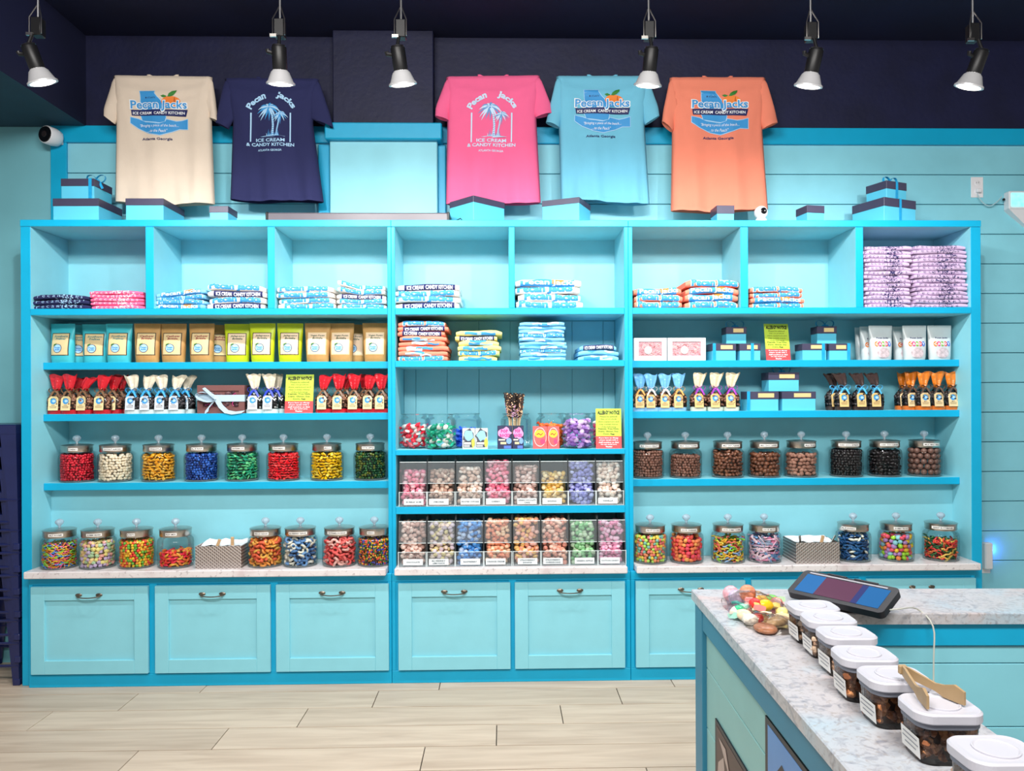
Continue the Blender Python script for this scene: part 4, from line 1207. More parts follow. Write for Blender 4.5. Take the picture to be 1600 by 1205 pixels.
# ================================================================== lidded glass jars
RJ, HJ = 0.0905, 0.158
RLID = 0.077
jar_body = MB()
jar_body.lathe([(0.01, 0.0), (RJ - 0.012, 0.0), (RJ - 0.003, 0.005), (RJ, 0.014), (RJ, HJ - 0.03), (RJ - 0.003, HJ - 0.014), (RJ - 0.012, HJ - 0.004), (RLID - 0.002, HJ), (RLID - 0.004, HJ + 0.012)], 36, c1=False)
JAR_ME = jar_body.mesh('jar_glass', GLASS, 'all')
rim = MB(); rim.lathe([(RJ - 0.016, 0.0008), (RJ - 0.0065, 0.0025), (RJ - 0.004, 0.006), (RJ - 0.008, 0.0085), (RJ - 0.02, 0.009)], 30)
RIM_ME = rim.mesh('jar_foot', glass('thick_glass', (236, 244, 244), 0.5, 0.22), 'all')
lidm = MB(); lidm.lathe([(RLID, HJ + 0.004), (RLID + 0.0015, HJ + 0.006), (RLID + 0.0015, HJ + 0.036), (RLID + 0.004, HJ + 0.038), (RLID + 0.004, HJ + 0.0405), (RLID - 0.004, HJ + 0.0435), (0.03, HJ + 0.0475), (0.008, HJ + 0.049)], 40)
LID_ME = lidm.mesh('lid', STEEL, True)
kn = MB(); z0 = HJ + 0.049
for k_ in range(1):
    prof = [(0.006, 0), (0.005, 0.006), (0.009, 0.012), (0.0185, 0.022), (0.021, 0.03), (0.0175, 0.039), (0.008, 0.045), (0.002, 0.046)]
    rings = []
    for r, z in prof:
        rings.append([Vector(((r * (1 + 0.07 * math.cos(8 * a))) * math.cos(a), (r * (1 + 0.07 * math.cos(8 * a))) * math.sin(a), z0 + z)) for a in [2 * math.pi * j / 32 for j in range(32)]])
    kn.loft(rings)
KNOBG = mat('cut_glass_knob', (206, 226, 240), 0.06, trans=0.55, spec=0.8, var=0.03)
KNOB_ME = kn.mesh('knob', KNOBG, 'all')
_heart = {}
def heart(col):  # halved candy colour: shade in the gaps is painted into the core
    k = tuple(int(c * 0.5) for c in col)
    return mat('candy_gap_shade_%d_%d_%d' % k, k, 0.7)
def cm(col, rough=0.3, tr=0.0, boost=True):
    if boost:
        kb = min(1.22, 248 / max(col)); col = tuple(int(c * kb) for c in col)
    return mat('candy_%d_%d_%d_%d_%d' % (col + (int(rough * 100), int(tr * 10))), col, rough, var=0.08, scale=70, spec=0.5, trans=tr)
def jar(label, px, py, Y, z, content, text, lab_ang, group):
    """content = kind, size, colours, fill fraction, options"""
    kind, s, cols, fill, opt = content
    x = X(px, Y, py)
    u = thing('candy_jar', label, 'jar', (x, Y, z), 0, group)
    ob('jar_glass', JAR_ME, u); ob('jar_foot', RIM_ME, u)
    lid = ob('lid', LID_ME, u); ob('knob', KNOB_ME, lid)
    rng = random.Random(int(px * 7 + py)); s = s * (1.0 if kind == 'bigball' else 1.22)
    if kind == 'bigball':   # large enough to be told apart: each ball is a thing of its own
        bigballs(x, Y, z, s, cols, rng)
    else:
        mb = MB(); jar_fill(mb, RJ - 0.006, 0.0095, 0.012 + fill * (HJ - 0.022), kind, s, len(cols), rng, opt.get('tang', False), slope=opt.get('slope', 0.0))
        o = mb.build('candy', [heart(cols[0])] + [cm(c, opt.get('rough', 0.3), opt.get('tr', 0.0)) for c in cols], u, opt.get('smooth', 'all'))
        o['kind'] = 'stuff'; o['label'] = opt.get('lab', 'candy pieces in the jar')
    # paper label stuck on the lid rim
    view = math.atan2(0 - Y, 0 - x) + lab_ang
    wl = max(0.035, 0.0062 * len(text) + 0.008); r = RLID + 0.0022
    f = lambda rr: (lambda a, b: Vector((rr * math.cos(view + a / r), rr * math.sin(view + a / r), HJ + 0.021 + b)))
    mb = MB(); mb.grid(lambda a, b: f(r + 0.0004)((a - .5) * wl, (b - .5) * 0.0145), 10, 1); lb = mb.build('lid_label', WHITE, u)
    mb = MB(); mb.text(text, f(r + 0.0010), 0, 0, w=wl * 0.88, h=0.0075, bold=0.02, res=1); mb.build('label_lettering', BLACKI, lb)
    return u
def bigballs(x, Y, z, s, cols, rng):
    mb = MB(); vs, fs = PIECE['bigball']; mb.add([Vector(v) * s for v in vs], fs)
    me = mb.mesh('chocolate_ball', cm(cols[0], 0.25), 'all'); r = RJ - 0.0065 - s / 2; zz = 0.0095 + s / 2; lay = 0
    while zz < HJ - 0.012:
        n = int(2 * math.pi * r / (s * 1.02))
        for j in range(n):
            a = 2 * math.pi * (j + 0.5 * (lay % 2)) / n
            o = ob('chocolate_ball', me, None, (x + r * math.cos(a), Y + r * math.sin(a), z + zz), rng.uniform(0, 6))
            tag(o, 'large milk chocolate ball in the rightmost jar of the third shelf', 'candy', 'large chocolate balls in the rightmost third-shelf jar')
        r2 = r - s * 1.0
        n = int(2 * math.pi * r2 / (s * 1.04))
        for j in range(n):
            a = 2 * math.pi * (j + 0.25) / n
            if zz > HJ - 0.05:
                o = ob('chocolate_ball', me, None, (x + r2 * math.cos(a), Y + r2 * math.sin(a), z + zz), rng.uniform(0, 6))
                tag(o, 'large milk chocolate ball in the rightmost jar of the third shelf', 'candy', 'large chocolate balls in the rightmost third-shelf jar')
        zz += s * 0.9; lay += 1
G1 = 'lidded glass candy jars on the left third shelf'; G2 = 'lidded glass candy jars on the right third shelf'; G3 = 'lidded glass candy jars on the left worktop'; G4 = 'lidded glass candy jars on the right worktop'
YJ = YS + RJ + 0.006; ZJ = S4[1]
sm = dict(smooth='all')
for a in [
 ('jar of dark red gummy candy, leftmost on the third shelf', 120.5, 'CHERRY', -0.25, ('chunk', 0.013, [(176, 24, 44), (150, 14, 34), (196, 40, 56)], 1.0, dict(rough=.25))),
 ('jar of creamy white candy, second from the left', 180.5, 'COCONUT ALMONDS', -0.2, ('nut', 0.015, [(240, 226, 204), (228, 210, 184)], 1.0, {})),
 ('jar of amber yellow gummy candy between white and blue jars', 248, 'PINEAPPLE', -0.2, ('flake', 0.017, [(238, 176, 52), (224, 156, 36), (246, 194, 84)], 1.0, dict(rough=.25))),
 ('jar of dark blue gummy candy on the third shelf', 315, 'BLUE RASP', -0.3, ('chunk', 0.013, [(28, 66, 140), (22, 48, 112), (48, 92, 170)], 1.0, dict(rough=.2))),
 ('jar of green gummy candy beside the dark blue jar', 378.5, 'WATERMELON', -0.3, ('flake', 0.017, [(36, 140, 104), (24, 110, 84), (90, 176, 120)], 1.0, dict(rough=.2))),
 ('jar of bright red gummy candy beside the yellow jar', 443, 'STRAWBERRY', -0.35, ('flake', 0.014, [(228, 34, 46), (206, 22, 38), (240, 66, 66)], 1.0, dict(rough=.25))),
 ('jar of bright lemon yellow candy on the third shelf', 511, 'MANGO', 0.05, ('flake', 0.016, [(244, 200, 14), (232, 180, 8), (250, 214, 60)], 1.0, dict(rough=.25))),
 ('jar of dark green candy, rightmost on the left third shelf', 578.5, 'SOUR APPLE', -0.15, ('chunk', 0.013, [(22, 62, 34), (16, 44, 28), (48, 92, 50), (86, 92, 30)], 1.0, dict(rough=.2)))]:
    jar(a[0], a[1], 740, YJ, ZJ, a[4], a[2], a[3], G1)
for a in [
 ('jar of small milk chocolate balls, leftmost, next to the upright', 1012, 'MILK CHOCO PEANUT', 0.15, ('ball', 0.0145, [(122, 84, 72), (108, 72, 60)], 1.0, {})),
 ('jar of small milk chocolate balls, less full, second from the left', 1071, 'MILK CHOC RAISINS', 0.25, ('ball', 0.0145, [(122, 82, 70), (106, 70, 58)], 0.82, {})),
 ('jar of milk chocolate almonds, third from the left', 1137, 'MILK CHOC ALMOND', 0.3, ('bean', 0.019, [(112, 70, 50), (96, 58, 42)], 1.0, {})),
 ('jar of milk chocolate cashews, fourth from the left', 1194.5, 'MILK CHOC CASHEW', 0.35, ('nut', 0.021, [(112, 68, 48), (94, 56, 40)], 0.88, {})),
 ('jar of dusty pale brown chocolate nuts in the row middle', 1252, 'MILK PECANS', 0.7, ('nut', 0.02, [(150, 108, 92), (134, 94, 80)], 0.85, dict(rough=.6))),
 ('jar of small black chocolate balls', 1322, 'DARK CHOC ESPRESSO', 0.25, ('ball', 0.0145, [(34, 28, 30), (26, 22, 24)], 1.0, dict(rough=.2))),
 ('jar of black chocolate almonds', 1382, 'DARK CHOC ALMOND', 0.4, ('bean', 0.019, [(32, 26, 28), (24, 20, 22)], 0.97, dict(rough=.2))),
 ('jar of large brown chocolate balls, rightmost of its row', 1444, 'MILK MALT BALLS', 0.6, ('bigball', 0.0325, [(104, 74, 66)], 1.0, {}))]:
    jar(a[0], a[1], 730, YJ, ZJ, a[4], a[2], a[3], G2)
YJ2 = 4.065
MIX = [(232, 66, 60), (244, 150, 40), (246, 206, 60), (96, 168, 60), (74, 130, 206), (226, 110, 160)]
for a in [
 ('jar of thin rainbow gummy worms, leftmost on the worktop', 93.2, 'SALT WORMS', -0.25, ('worm', 0.0125, [(240, 96, 150), (246, 206, 40), (70, 140, 220), (250, 150, 50), (120, 190, 70)], 0.84, dict(tang=True))),
 ('jar of pastel sugared gummies, second on the left worktop', 153, 'GUMMI BEARS', -0.25, ('cube', 0.0175, [(232, 196, 140), (150, 176, 140), (228, 160, 150), (222, 208, 130), (170, 150, 180)], 0.93, dict(rough=.6))),
 ('jar of shiny round green, yellow and red candy', 213.5, 'RUNTS', -0.35, ('ball', 0.0135, [(220, 60, 50), (240, 140, 40), (246, 200, 50), (90, 150, 50), (236, 176, 60)], 0.95, {})),
 ('half empty jar of orange and red fish gummies beside the metal tin', 274.5, 'FISH MIX', -0.3, ('shark', 0.017, [(226, 60, 50), (240, 120, 50), (238, 170, 60), (200, 30, 60)], 0.5, dict(tang=True))),
 ('jar of orange and yellow peach rings right of the tin', 415, 'PEACH RINGS', -0.3, ('ring', 0.022, [(246, 160, 70), (250, 196, 90), (238, 106, 70)], 0.97, dict(rough=.5))),
 ('jar of blue and white gummy rings', 469.5, 'BLUEBERRY RINGS', -0.2, ('ring', 0.022, [(72, 110, 156), (226, 218, 200), (96, 136, 180), (236, 230, 216)], 0.97, dict(rough=.5))),
 ('jar of coral red and white gummy rings', 530.5, 'WATERMELON RINGS', -0.2, ('ring', 0.022, [(240, 92, 90), (246, 190, 180), (232, 110, 106)], 0.97, dict(rough=.5))),
 ('jar of tiny dark multicoloured candy beside the upright', 585, 'NERDS', -0.25, ('chunk', 0.0095, [(60, 40, 40), (226, 130, 40), (70, 110, 60), (70, 70, 160), (220, 80, 60), (226, 190, 60)], 0.93, dict(rough=.4)))]:
    jar(a[0], a[1], 862, YJ2, ZC, a[4], a[2], a[3], G3)
for a in [
 ('jar of pastel rainbow candy balls, leftmost on the right worktop', 1016, 'FRUIT SOURS', 0.2, ('ball', 0.0155, [(236, 206, 80), (232, 140, 100), (110, 160, 150), (220, 110, 110), (160, 196, 90)], 0.97, dict(rough=.5))),
 ('jar of red and orange sugared gummies, second on the right worktop', 1072.5, 'SOUR CHERRIES', 0.2, ('nut', 0.02, [(232, 84, 76), (240, 130, 80), (220, 70, 90), (214, 150, 80)], 0.94, dict(rough=.5))),
 ('jar of thick neon sour worms', 1137.5, 'SOUR GUMMY WORMS', 0.3, ('worm', 0.0185, [(244, 180, 50), (110, 180, 50), (240, 110, 90), (240, 220, 90), (130, 160, 200)], 0.84, dict(tang=True, rough=.5))),
 ('jar of thin pink and grey sour belts beside the tin', 1194, 'SOUR BELTS', 0.35, ('belt', 0.018, [(206, 160, 180), (120, 130, 150), (220, 190, 200), (100, 140, 180), (190, 110, 140)], 0.93, dict(tang=True, rough=.5))),
 ('jar of dark blue and white shark gummies', 1333, 'BLUE SHARKS', -0.3, ('shark', 0.0175, [(24, 66, 110), (36, 84, 130), (24, 66, 110), (232, 228, 214)], 0.95, dict(tang=True))),
 ('jar of bright multicoloured gummy frogs', 1400, 'GUMMY FROGS', 0.35, ('nut', 0.0215, [(140, 186, 50), (230, 190, 50), (226, 80, 100), (150, 110, 160), (236, 130, 70), (120, 170, 180)], 0.93, {})),
 ('jar of red and green twists, rightmost on the worktop', 1470, 'GIANT BUTTERFLIES', 0.15, ('worm', 0.0195, [(196, 50, 46), (40, 96, 50), (230, 190, 90), (226, 120, 70), (30, 80, 50)], 0.7, dict(tang=True)))]:
    jar(a[0], a[1], 856, YJ2, ZC, a[4], a[2], a[3], G4)

# ================================================================== woven metal tins with scoops
def tin_mat():
    m = bpy.data.materials.new('stamped_tin'); m.use_nodes = True
    N = m.node_tree.nodes; L = m.node_tree.links; b = N['Principled BSDF']
    b.inputs['Metallic'].default_value = 0.85; b.inputs['Roughness'].default_value = 0.38
    tc = N.new('ShaderNodeTexCoord'); outs = []
    for ang in (0.9, -0.9):
        mp = N.new('ShaderNodeMapping'); mp.inputs['Rotation'].default_value = (0, ang, 0); L.new(tc.outputs['Object'], mp.inputs[0])
        wv = N.new('ShaderNodeTexWave'); wv.bands_direction = 'X'; wv.inputs['Scale'].default_value = 24; L.new(mp.outputs[0], wv.inputs[0]); outs.append(wv.outputs[1])
    mx = N.new('ShaderNodeMath'); mx.operation = 'MAXIMUM'; L.new(outs[0], mx.inputs[0]); L.new(outs[1], mx.inputs[1])
    cr = N.new('ShaderNodeValToRGB'); cr.color_ramp.elements[0].color = rgb((150, 138, 134)); cr.color_ramp.elements[1].color = rgb((222, 214, 208)); cr.color_ramp.elements[0].position = .72; cr.color_ramp.elements[1].position = .98
    L.new(mx.outputs[0], cr.inputs[0]); L.new(cr.outputs[0], b.inputs['Base Color'])
    bp = N.new('ShaderNodeBump'); bp.inputs['Strength'].default_value = 0.5; bp.inputs['Distance'].default_value = 0.004; L.new(mx.outputs[0], bp.inputs['Height']); L.new(bp.outputs[0], b.inputs['Normal'])
    return m
TIN = tin_mat(); WOODS = mat('bare_wood', (206, 168, 124), 0.6, var=0.12, scale=12, stretch=(1, 1, 6)); PAPERW = mat('tissue_paper', (232, 232, 236), 0.8, var=0.03)
def tin(label, px0, px1, Y, z, h, d):
    a, b = X(px0, Y), X(px1, Y); w = b - a
    u = thing('metal_tin', label, 'tin', ((a + b) / 2, Y, z), 0, 'stamped metal tins between the jars')
    for nm, bx_ in (('tin_wall', (-w / 2, w / 2, 0, 0.003, 0, h)), ('tin_wall', (-w / 2, w / 2, d - 0.003, d, 0, h)), ('tin_wall', (-w / 2, -w / 2 + 0.003, 0.003, d - 0.003, 0, h)), ('tin_wall', (w / 2 - 0.003, w / 2, 0.003, d - 0.003, 0, h)), ('tin_base', (-w / 2 + 0.003, w / 2 - 0.003, 0.003, d - 0.003, 0.0, 0.003))):
        mb = MB(); mb.box(*bx_); mb.build(nm, TIN, u)
    mb = MB(); rng = random.Random(int(px0))
    zz = [[h * 0.93 + rng.uniform(-0.006, 0.006) + 0.012 * (i_ / 5) for _ in range(9)] for i_ in range(6)]
    mb.grid(lambda s, t: Vector((lerp(-w / 2 + .005, w / 2 - .005, s), lerp(d * 0.3, d - .005, t), zz[int(t * 5)][int(s * 8)])), 8, 5)
    mb.grid(lambda s, t: Vector((lerp(-w / 2 + .005, w / 2 - .005, s), lerp(d * 0.3, d - .005, t), zz[int(t * 5)][int(s * 8)] - 0.002)), 8, 5)
    o = mb.build('tissue_paper', PAPERW, None); o.parent = u
    return u, w, h, d
def scoop(label, loc, rz, tilt, L, m=WOODS, w=0.016):
    u = thing('wooden_scoop', label, 'scoop', loc, rz, 'scoop handles sticking out of the tins')
    R_ = Matrix.Rotation(tilt, 4, 'Y')
    mb = MB(); mb.T = R_; mb.box(-w / 2, w / 2, -0.004, 0.004, 0.03, L, c=0.0015); mb.build('handle', m, u)
    mb = MB(); mb.T = R_; mb.loft([[Vector((w * 0.45 * a, 0.004 * b, 0.032)) for a, b in ((-1, -1), (1, -1), (1, 1), (-1, 1))], [Vector((w * 0.9 * a, 0.01 * b, 0.015)) for a, b in ((-1, -1), (1, -1), (1, 1), (-1, 1))], [Vector((w * 0.8 * a, 0.006 * b, 0.0)) for a, b in ((-1, -1), (1, -1), (1, 1), (-1, 1))]]); mb.build('bowl', m, u)
u, w, h, d = tin('stamped metal tin left of the peach ring jar', 304, 376, 3.985, ZC, 0.118, 0.19)
x = u.location.x
scoop('wooden scoop leaning at the left of the left tin', (x - 0.05, 4.03, ZC + 0.035), 0.3, 0.35, 0.115)
scoop('upright wooden scoop in the middle of the left tin', (x + 0.05, 4.05, ZC + 0.035), 0.1, 0.0, 0.118)
u, w, h, d = tin('stamped metal tin left of the blue shark jar', 1243, 1311, 3.975, ZC, 0.112, 0.19)
x = u.location.x
scoop('wooden scoop leaning in the right tin', (x + 0.02, 4.02, ZC + 0.035), 0.0, 0.25, 0.108)
scoop('steel scoop leaning at the left of the right tin', (x - 0.07, 4.02, ZC + 0.035), 0.3, -0.1, 0.108, STEEL, 0.01)
scoop('steel scoop leaning at the right end of the right tin', (x + 0.06, 4.03, ZC + 0.035), 0.0, 0.5, 0.118, STEEL, 0.01)

# ================================================================== cellophane treat bags
FILM = glass('cellophane', (248, 250, 250), 1.0)
def make_bag(topc, botc, cands, ribc, tagc, kind='nut', s=0.017, seed=1, sheer=0.0, tilt=0.0, name='treat_bag', wide=1.0):
    rng = random.Random(seed)
    u = thing(name, 'x', 'treat bag')
    W, D, HB = 0.045 * wide, 0.027, 0.118
    TM = mat('bagtop_%d_%d_%d' % topc, topc, 0.25, var=0.12, scale=30, bump=0.5, bscale=40, spec=0.6)
    BM_ = mat('bagbase_%d_%d_%d' % botc, botc, 0.25, var=0.1, scale=30, bump=0.3, bscale=40, spec=0.6)
    mb = MB(); mb.loft([superring(W * 0.96, D * 0.96, 0.0), superring(W, D, 0.004), superring(W * 1.01, D * 1.02, 0.024)]); mb.build('bag_base', BM_, u, True)
    mb = MB(); mb.loft([superring(W * 0.84, D * 0.8, 0.024), superring(W * 0.86, D * 0.8, 0.07), superring(W * 0.5, D * 0.5, 0.105)], 0)
    for i in range(70):
        a = rng.uniform(0, 6.28); z = 0.03 + 0.075 * rng.random(); k = 1.0 if z < 0.08 else 1 - (z - 0.08) / 0.05
        ca, sa = math.cos(a), math.sin(a)
        p = (W * 0.9 * k * math.copysign(abs(ca) ** 0.77, ca), D * 0.86 * k * math.copysign(abs(sa) ** 0.77, sa), z)
        piece(mb, kind, p, s, rng, 1 + rng.randrange(len(cands)))
    o = mb.build('bag_contents', [heart(cands[0])] + [cm(c, 0.3) for c in cands], u, 'all'); o['kind'] = 'stuff'; o['label'] = 'candy seen through the clear bag'
    mb = MB(); mb.loft([superring(W * 1.03, D * 1.05, 0.022), superring(W * 1.05, D * 1.12, 0.06), superring(W * 0.95, D * 1.0, 0.09), superring(W * 0.4, D * 0.5, 0.118), superring(W * 0.3, D * 0.42, 0.126)], 0, False, False); mb.build('bag_film', FILM, u, 'all')
    # gathered, flared top
    n = 28; rings = []
    for t in (0, 0.12, 0.35, 0.7, 1.0):
        ring = []
        for j in range(n):
            a = 2 * math.pi * j / n
            w = lerp(W * 0.3, W * (0.86 + 0.06 * rng.random()), t ** 0.75); d = lerp(D * 0.42, D * 0.3, t)
            pl_ = 1 + 0.5 * (1 - t * 0.3) * math.cos(5 * a + seed)
            z = 0.124 + 0.088 * t + (0.006 * math.sin(3 * a + seed) if t == 1 else 0)
            x_ = w * math.cos(a) + tilt * 0.06 * t * t
            ring.append(Vector((x_, d * math.sin(a) * pl_, z - abs(tilt) * 0.025 * t * t)))
        rings.append(ring)
    mb = MB(); mb.loft(rings, 0, True, False); mb.build('bag_top', TM, u, 'all')
    mb = MB(); bow(mb, (0.0, -0.014, 0.122), 0.033, w=0.011)
    mb.lathe([(W * 0.3, -0.006), (W * 0.33, 0.0), (W * 0.3, 0.006)], 12, (0, 0, 0.123), ax=Matrix.Diagonal((1, 0.8, 1))); mb.build('bow', mat('ribbon_%d_%d_%d' % ribc, ribc, 0.35, var=0.15, scale=60), u, True)
    TG = mat('tag_%d_%d_%d' % tagc, tagc, 0.6, var=0.02)
    TT = Matrix.Translation((-0.006, -D * 1.16 - 0.003, 0.02)) @ Matrix.Rotation(-0.12, 4, 'X')
    tw, th_ = 0.025, 0.076
    mb = MB(); mb.T = TT; pts = [(-tw, 0), (tw, 0), (tw, th_ * 0.86), (tw * 0.62, th_), (-tw * 0.62, th_), (-tw, th_ * 0.86)]
    mb.loft([[Vector((x, 0, z)) for x, z in pts][::-1], [Vector((x, 0.0012, z)) for x, z in pts][::-1]]); tg = mb.build('tag', TG, u)
    fn = lambda l: (lambda x, y: TT @ Vector((x, -l, y)))
    mb = MB(); mb.flat(ell(0, th_ * 0.66, 0.0155, 0.0165, 14), fn(0.0006)); mb.build('tag_badge', BLUEI, tg)
    mb = MB(); mb.flat(ell(0.003, th_ * 0.67, 0.009, 0.008, 10), fn(0.0010)); mb.build('tag_badge', LBLUEI, tg)
    mb = MB(); mb.flat([(-0.016, th_ * 0.74), (-0.006, th_ * 0.8), (-0.010, th_ * 0.86)], fn(0.0012)); mb.build('tag_leaf', LEAF, tg)
    for i, ww in enumerate((0.018, 0.036, 0.034)):
        mb = MB(); zc_ = th_ * (0.36 - 0.09 * i)
        mb.flat([(-ww / 2, zc_), (ww / 2, zc_), (ww / 2, zc_ + 0.0022), (-ww / 2, zc_ + 0.0022)], fn(0.0006)); mb.build('tag_print_line', mat('tag_print_brown', (120, 96, 70), 0.6), tg)
    return u
TAN = (232, 212, 160)
RED, CHOC = (200, 24, 40), [(104, 70, 54), (88, 56, 42), (126, 88, 66)]
BAGS = {
 'red': [make_bag(RED, (186, 22, 36), CHOC, (120, 88, 62), TAN, seed=i, tilt=t) for i, t in ((1, 0.0), (2, 0.25), (3, 0.7))],
 'white': [make_bag((216, 206, 184), (206, 214, 214), [(40, 38, 44), (60, 56, 60), (28, 28, 32)], (56, 164, 232), (206, 216, 228), seed=i, tilt=t) for i, t in ((4, -0.2), (5, 0.3))],
 'royal': [make_bag((218, 206, 182), (206, 214, 214), [(40, 38, 44), (60, 56, 60), (222, 222, 222)], (44, 70, 208), (206, 216, 232), kind='ball', s=0.011, seed=6, tilt=-0.1)],
 'blue': [make_bag((110, 178, 232), (140, 184, 220), [(128, 92, 70), (112, 78, 58)], r, (226, 190, 130), seed=i) for i, r in ((7, (230, 170, 96)), (8, (240, 226, 220)))],
 'purple': [make_bag((222, 206, 170), (206, 210, 196), [(110, 76, 60), (92, 60, 46)], (168, 66, 190), (226, 190, 126), seed=9, tilt=0.2)],
 'dark': [make_bag((58, 42, 40), (56, 40, 36), [(40, 36, 38), (66, 60, 60), (28, 26, 28)], (86, 186, 236), (226, 194, 130), seed=10, tilt=-0.4)],
 'orange': [make_bag((224, 124, 34), (212, 108, 30), [(48, 42, 44), (72, 64, 62), (34, 30, 32)], (104, 80, 68), (232, 204, 156), seed=11, tilt=0.1)],
}
bused = {(k, i): [False] for k in BAGS for i in range(len(BAGS[k]))}
YBG = YS + 0.04; ZB = S3[1]
def bag(kind, var, px, dy, rz, label, group, sc=1.0):
    Y = YBG + dy
    o = place(BAGS[kind][var], bused[(kind, var)], (X(px, Y), Y, ZB), rz, label, group, (sc, sc, sc))
    return o
GL, GR = 'treat bags on the left second shelf', 'treat bags on the right second shelf'
for i, (v, px, dy, rz) in enumerate([(0, 89, 0.01, 0.1), (0, 109, 0.0, 0.0), (2, 133, 0.005, -0.05), (1, 160, 0.0, 0.05)]):
    bag('red', v, px, dy, rz, 'red-topped treat bag with tan tag, %s from the left end' % ORD[i], GL)
bag('red', 1, 178, 0.05, 0.1, 'red-topped treat bag in shadow behind, left of the white-topped bags', GL)
bag('red', 2, 120, 0.07, 0.1, 'dark red-topped treat bag at the back of the left red group', GL)
bag('red', 0, 189, 0.09, 0.1, 'red-topped treat bag deepest behind beside the white-topped bags', GL)
for i, (v, px) in enumerate([(0, 208.5), (1, 231), (0, 254), (1, 276)]):
    bag('white', v, px, 0.004 * i, 0.05, 'cream-topped treat bag with light blue bow, %s of four in front' % ORD[i], GL)
bag('white', 1, 292, 0.06, 0.0, 'cream-topped treat bag with light blue bow, rear, near brown box', GL)
bag('royal', 0, 398, 0.0, 0.1, 'cream-topped treat bag with royal blue bow, beside the brown box', GL)
bag('royal', 0, 422, 0.006, 0.0, 'cream-topped treat bag with royal blue bow, in the middle', GL)
bag('royal', 0, 433, 0.06, 0.0, 'cream-topped treat bag with royal blue bow, rear, by the notice', GL)
for i, (v, px) in enumerate([(1, 506), (0, 530), (0, 554), (1, 577), (0, 596)]):
    bag('red', v, px, 0.004 * (i % 2), 0.0, 'red-topped treat bag with tan tag, %s right of the notice' % ORD[i], GL, 0.98)
bag('red', 2, 541, 0.06, 0.0, 'dark red-topped treat bag behind, between second and third right of notice', GL)
bag('red', 1, 570, 0.07, 0.0, 'dark red-topped treat bag behind, near the middle upright', GL)
for i, (v, px) in enumerate([(0, 1000), (1, 1017), (1, 1039), (0, 1060)]):
    bag('blue', v, px, 0.012 * (i == 0), 0.0, 'blue-topped treat bag with %s bow, %s from the upright' % ('orange' if v == 0 else 'white', ORD[i]), GR, 0.96)
for i, px in enumerate([1091, 1117, 1142]):
    bag('purple', 0, px, 0.003 * i, 0.1 - 0.1 * i, 'cream-topped treat bag with purple bow, %s' % ('left', 'middle', 'right')[i], GR)
for i, px in enumerate([1317, 1344, 1367]):
    bag('dark', 0, px, 0.003 * i, 0.0, 'dark brown-topped treat bag with sky blue bow, %s in front' % ('left', 'middle', 'right')[i], GR)
bag('dark', 0, 1302, 0.06, 0.2, 'dark brown-topped treat bag with sky blue bow, at the back left', GR)
for i, px in enumerate([1443, 1464, 1486]):
    bag('orange', 0, px, 0.003 * i, 0.0, 'orange-topped treat bag with brown bow, %s in front' % ('left', 'middle', 'right')[i], GR)
bag('orange', 0, 1423, 0.04, 0.0, 'orange-topped treat bag with brown bow, behind at the left', GR)
bag('orange', 0, 1411, 0.09, 0.0, 'orange-topped treat bag with brown bow, rearmost', GR)

# ================================================================== allergy notices
LIMEC = mat('notice_lime', (188, 214, 70), 0.5, var=0.02); REDC = mat('notice_red', (226, 74, 78), 0.5, var=0.02)
def notice(label, px, Y, z, w, h, rz=0.0):
    u = thing('allergy_notice', label, 'sign', (X(px, Y), Y, z), rz, 'allergy notice cards')
    T = Matrix.Rotation(math.radians(-9), 4, 'X')
    zs = h * 0.31
    mb = MB(); mb.T = T; mb.box(-w / 2, w / 2, 0, 0.002, zs, h); a = mb.build('card_top', LIMEC, u)
    mb = MB(); mb.T = T; mb.box(-w / 2, w / 2, 0, 0.002, 0.0, zs); b = mb.build('card_bottom', REDC, u)
    fn = lambda x, y: T @ Vector((x, -0.0008, y))
    k = h / 0.21
    def ln(st, y, hh, ww, m, par, bold):
        mb = MB(); mb.text(st, fn, 0, y, h=hh * k, m=0, bold=bold, res=1, w=ww); mb.build('lettering', m, par)
    ln('ALLERGY NOTICE', h - 0.021 * k, 0.022, w * 0.86, BLACKI, a, 0.045)
    for i, (st, f) in enumerate([('Please be advised', .66), ('that our products', .62), ('share equipment and', .8), ('may contain traces', .72), ('of the following:', .6)]):
        ln(st, h - (0.042 + 0.0138 * i) * k, 0.0088, w * f, BLACKI, a, 0.0)
    for i, (st, f) in enumerate([('Peanuts, Tree Nuts,', .8), ('Dairy, Gluten, Soy,', .78), ('Corn, Egg', .45)]):
        ln(st, zs + (0.038 - 0.0138 * i) * k, 0.0095, w * f, BLACKI, a, 0.015)
    for i, (st, f) in enumerate([('If you have an allergy', .76), ('please speak with a', .72), ('staff member so that', .78), ('we can assist you.', .64), ('Thanks!', .26)]):
        ln(st, zs - (0.010 + 0.0112 * i) * k, 0.008, w * f, WHITEI, b, 0.03)
    # folded strut behind the card
    mb = MB(); mb.box(-w * 0.2, w * 0.2, 0.045, 0.047, 0.0, h * 0.55); mb.box(-w * 0.2, w * 0.2, 0.012, 0.047, 0.0, 0.002); mb.build('strut', WHITE, u)
    return u
notice('lime and red allergy notice between royal blue and red bags', 466.5, YS + 0.02, S3[1], 0.152, 0.212)
notice('lime and red allergy notice among the small gift boxes', 1217, YS + 0.02, S2[1], 0.142, 0.206, 0.12)
notice('lime and red allergy notice beside the purple candy jar', 951, YF + 0.012, C3[1], 0.136, 0.215, -0.08)

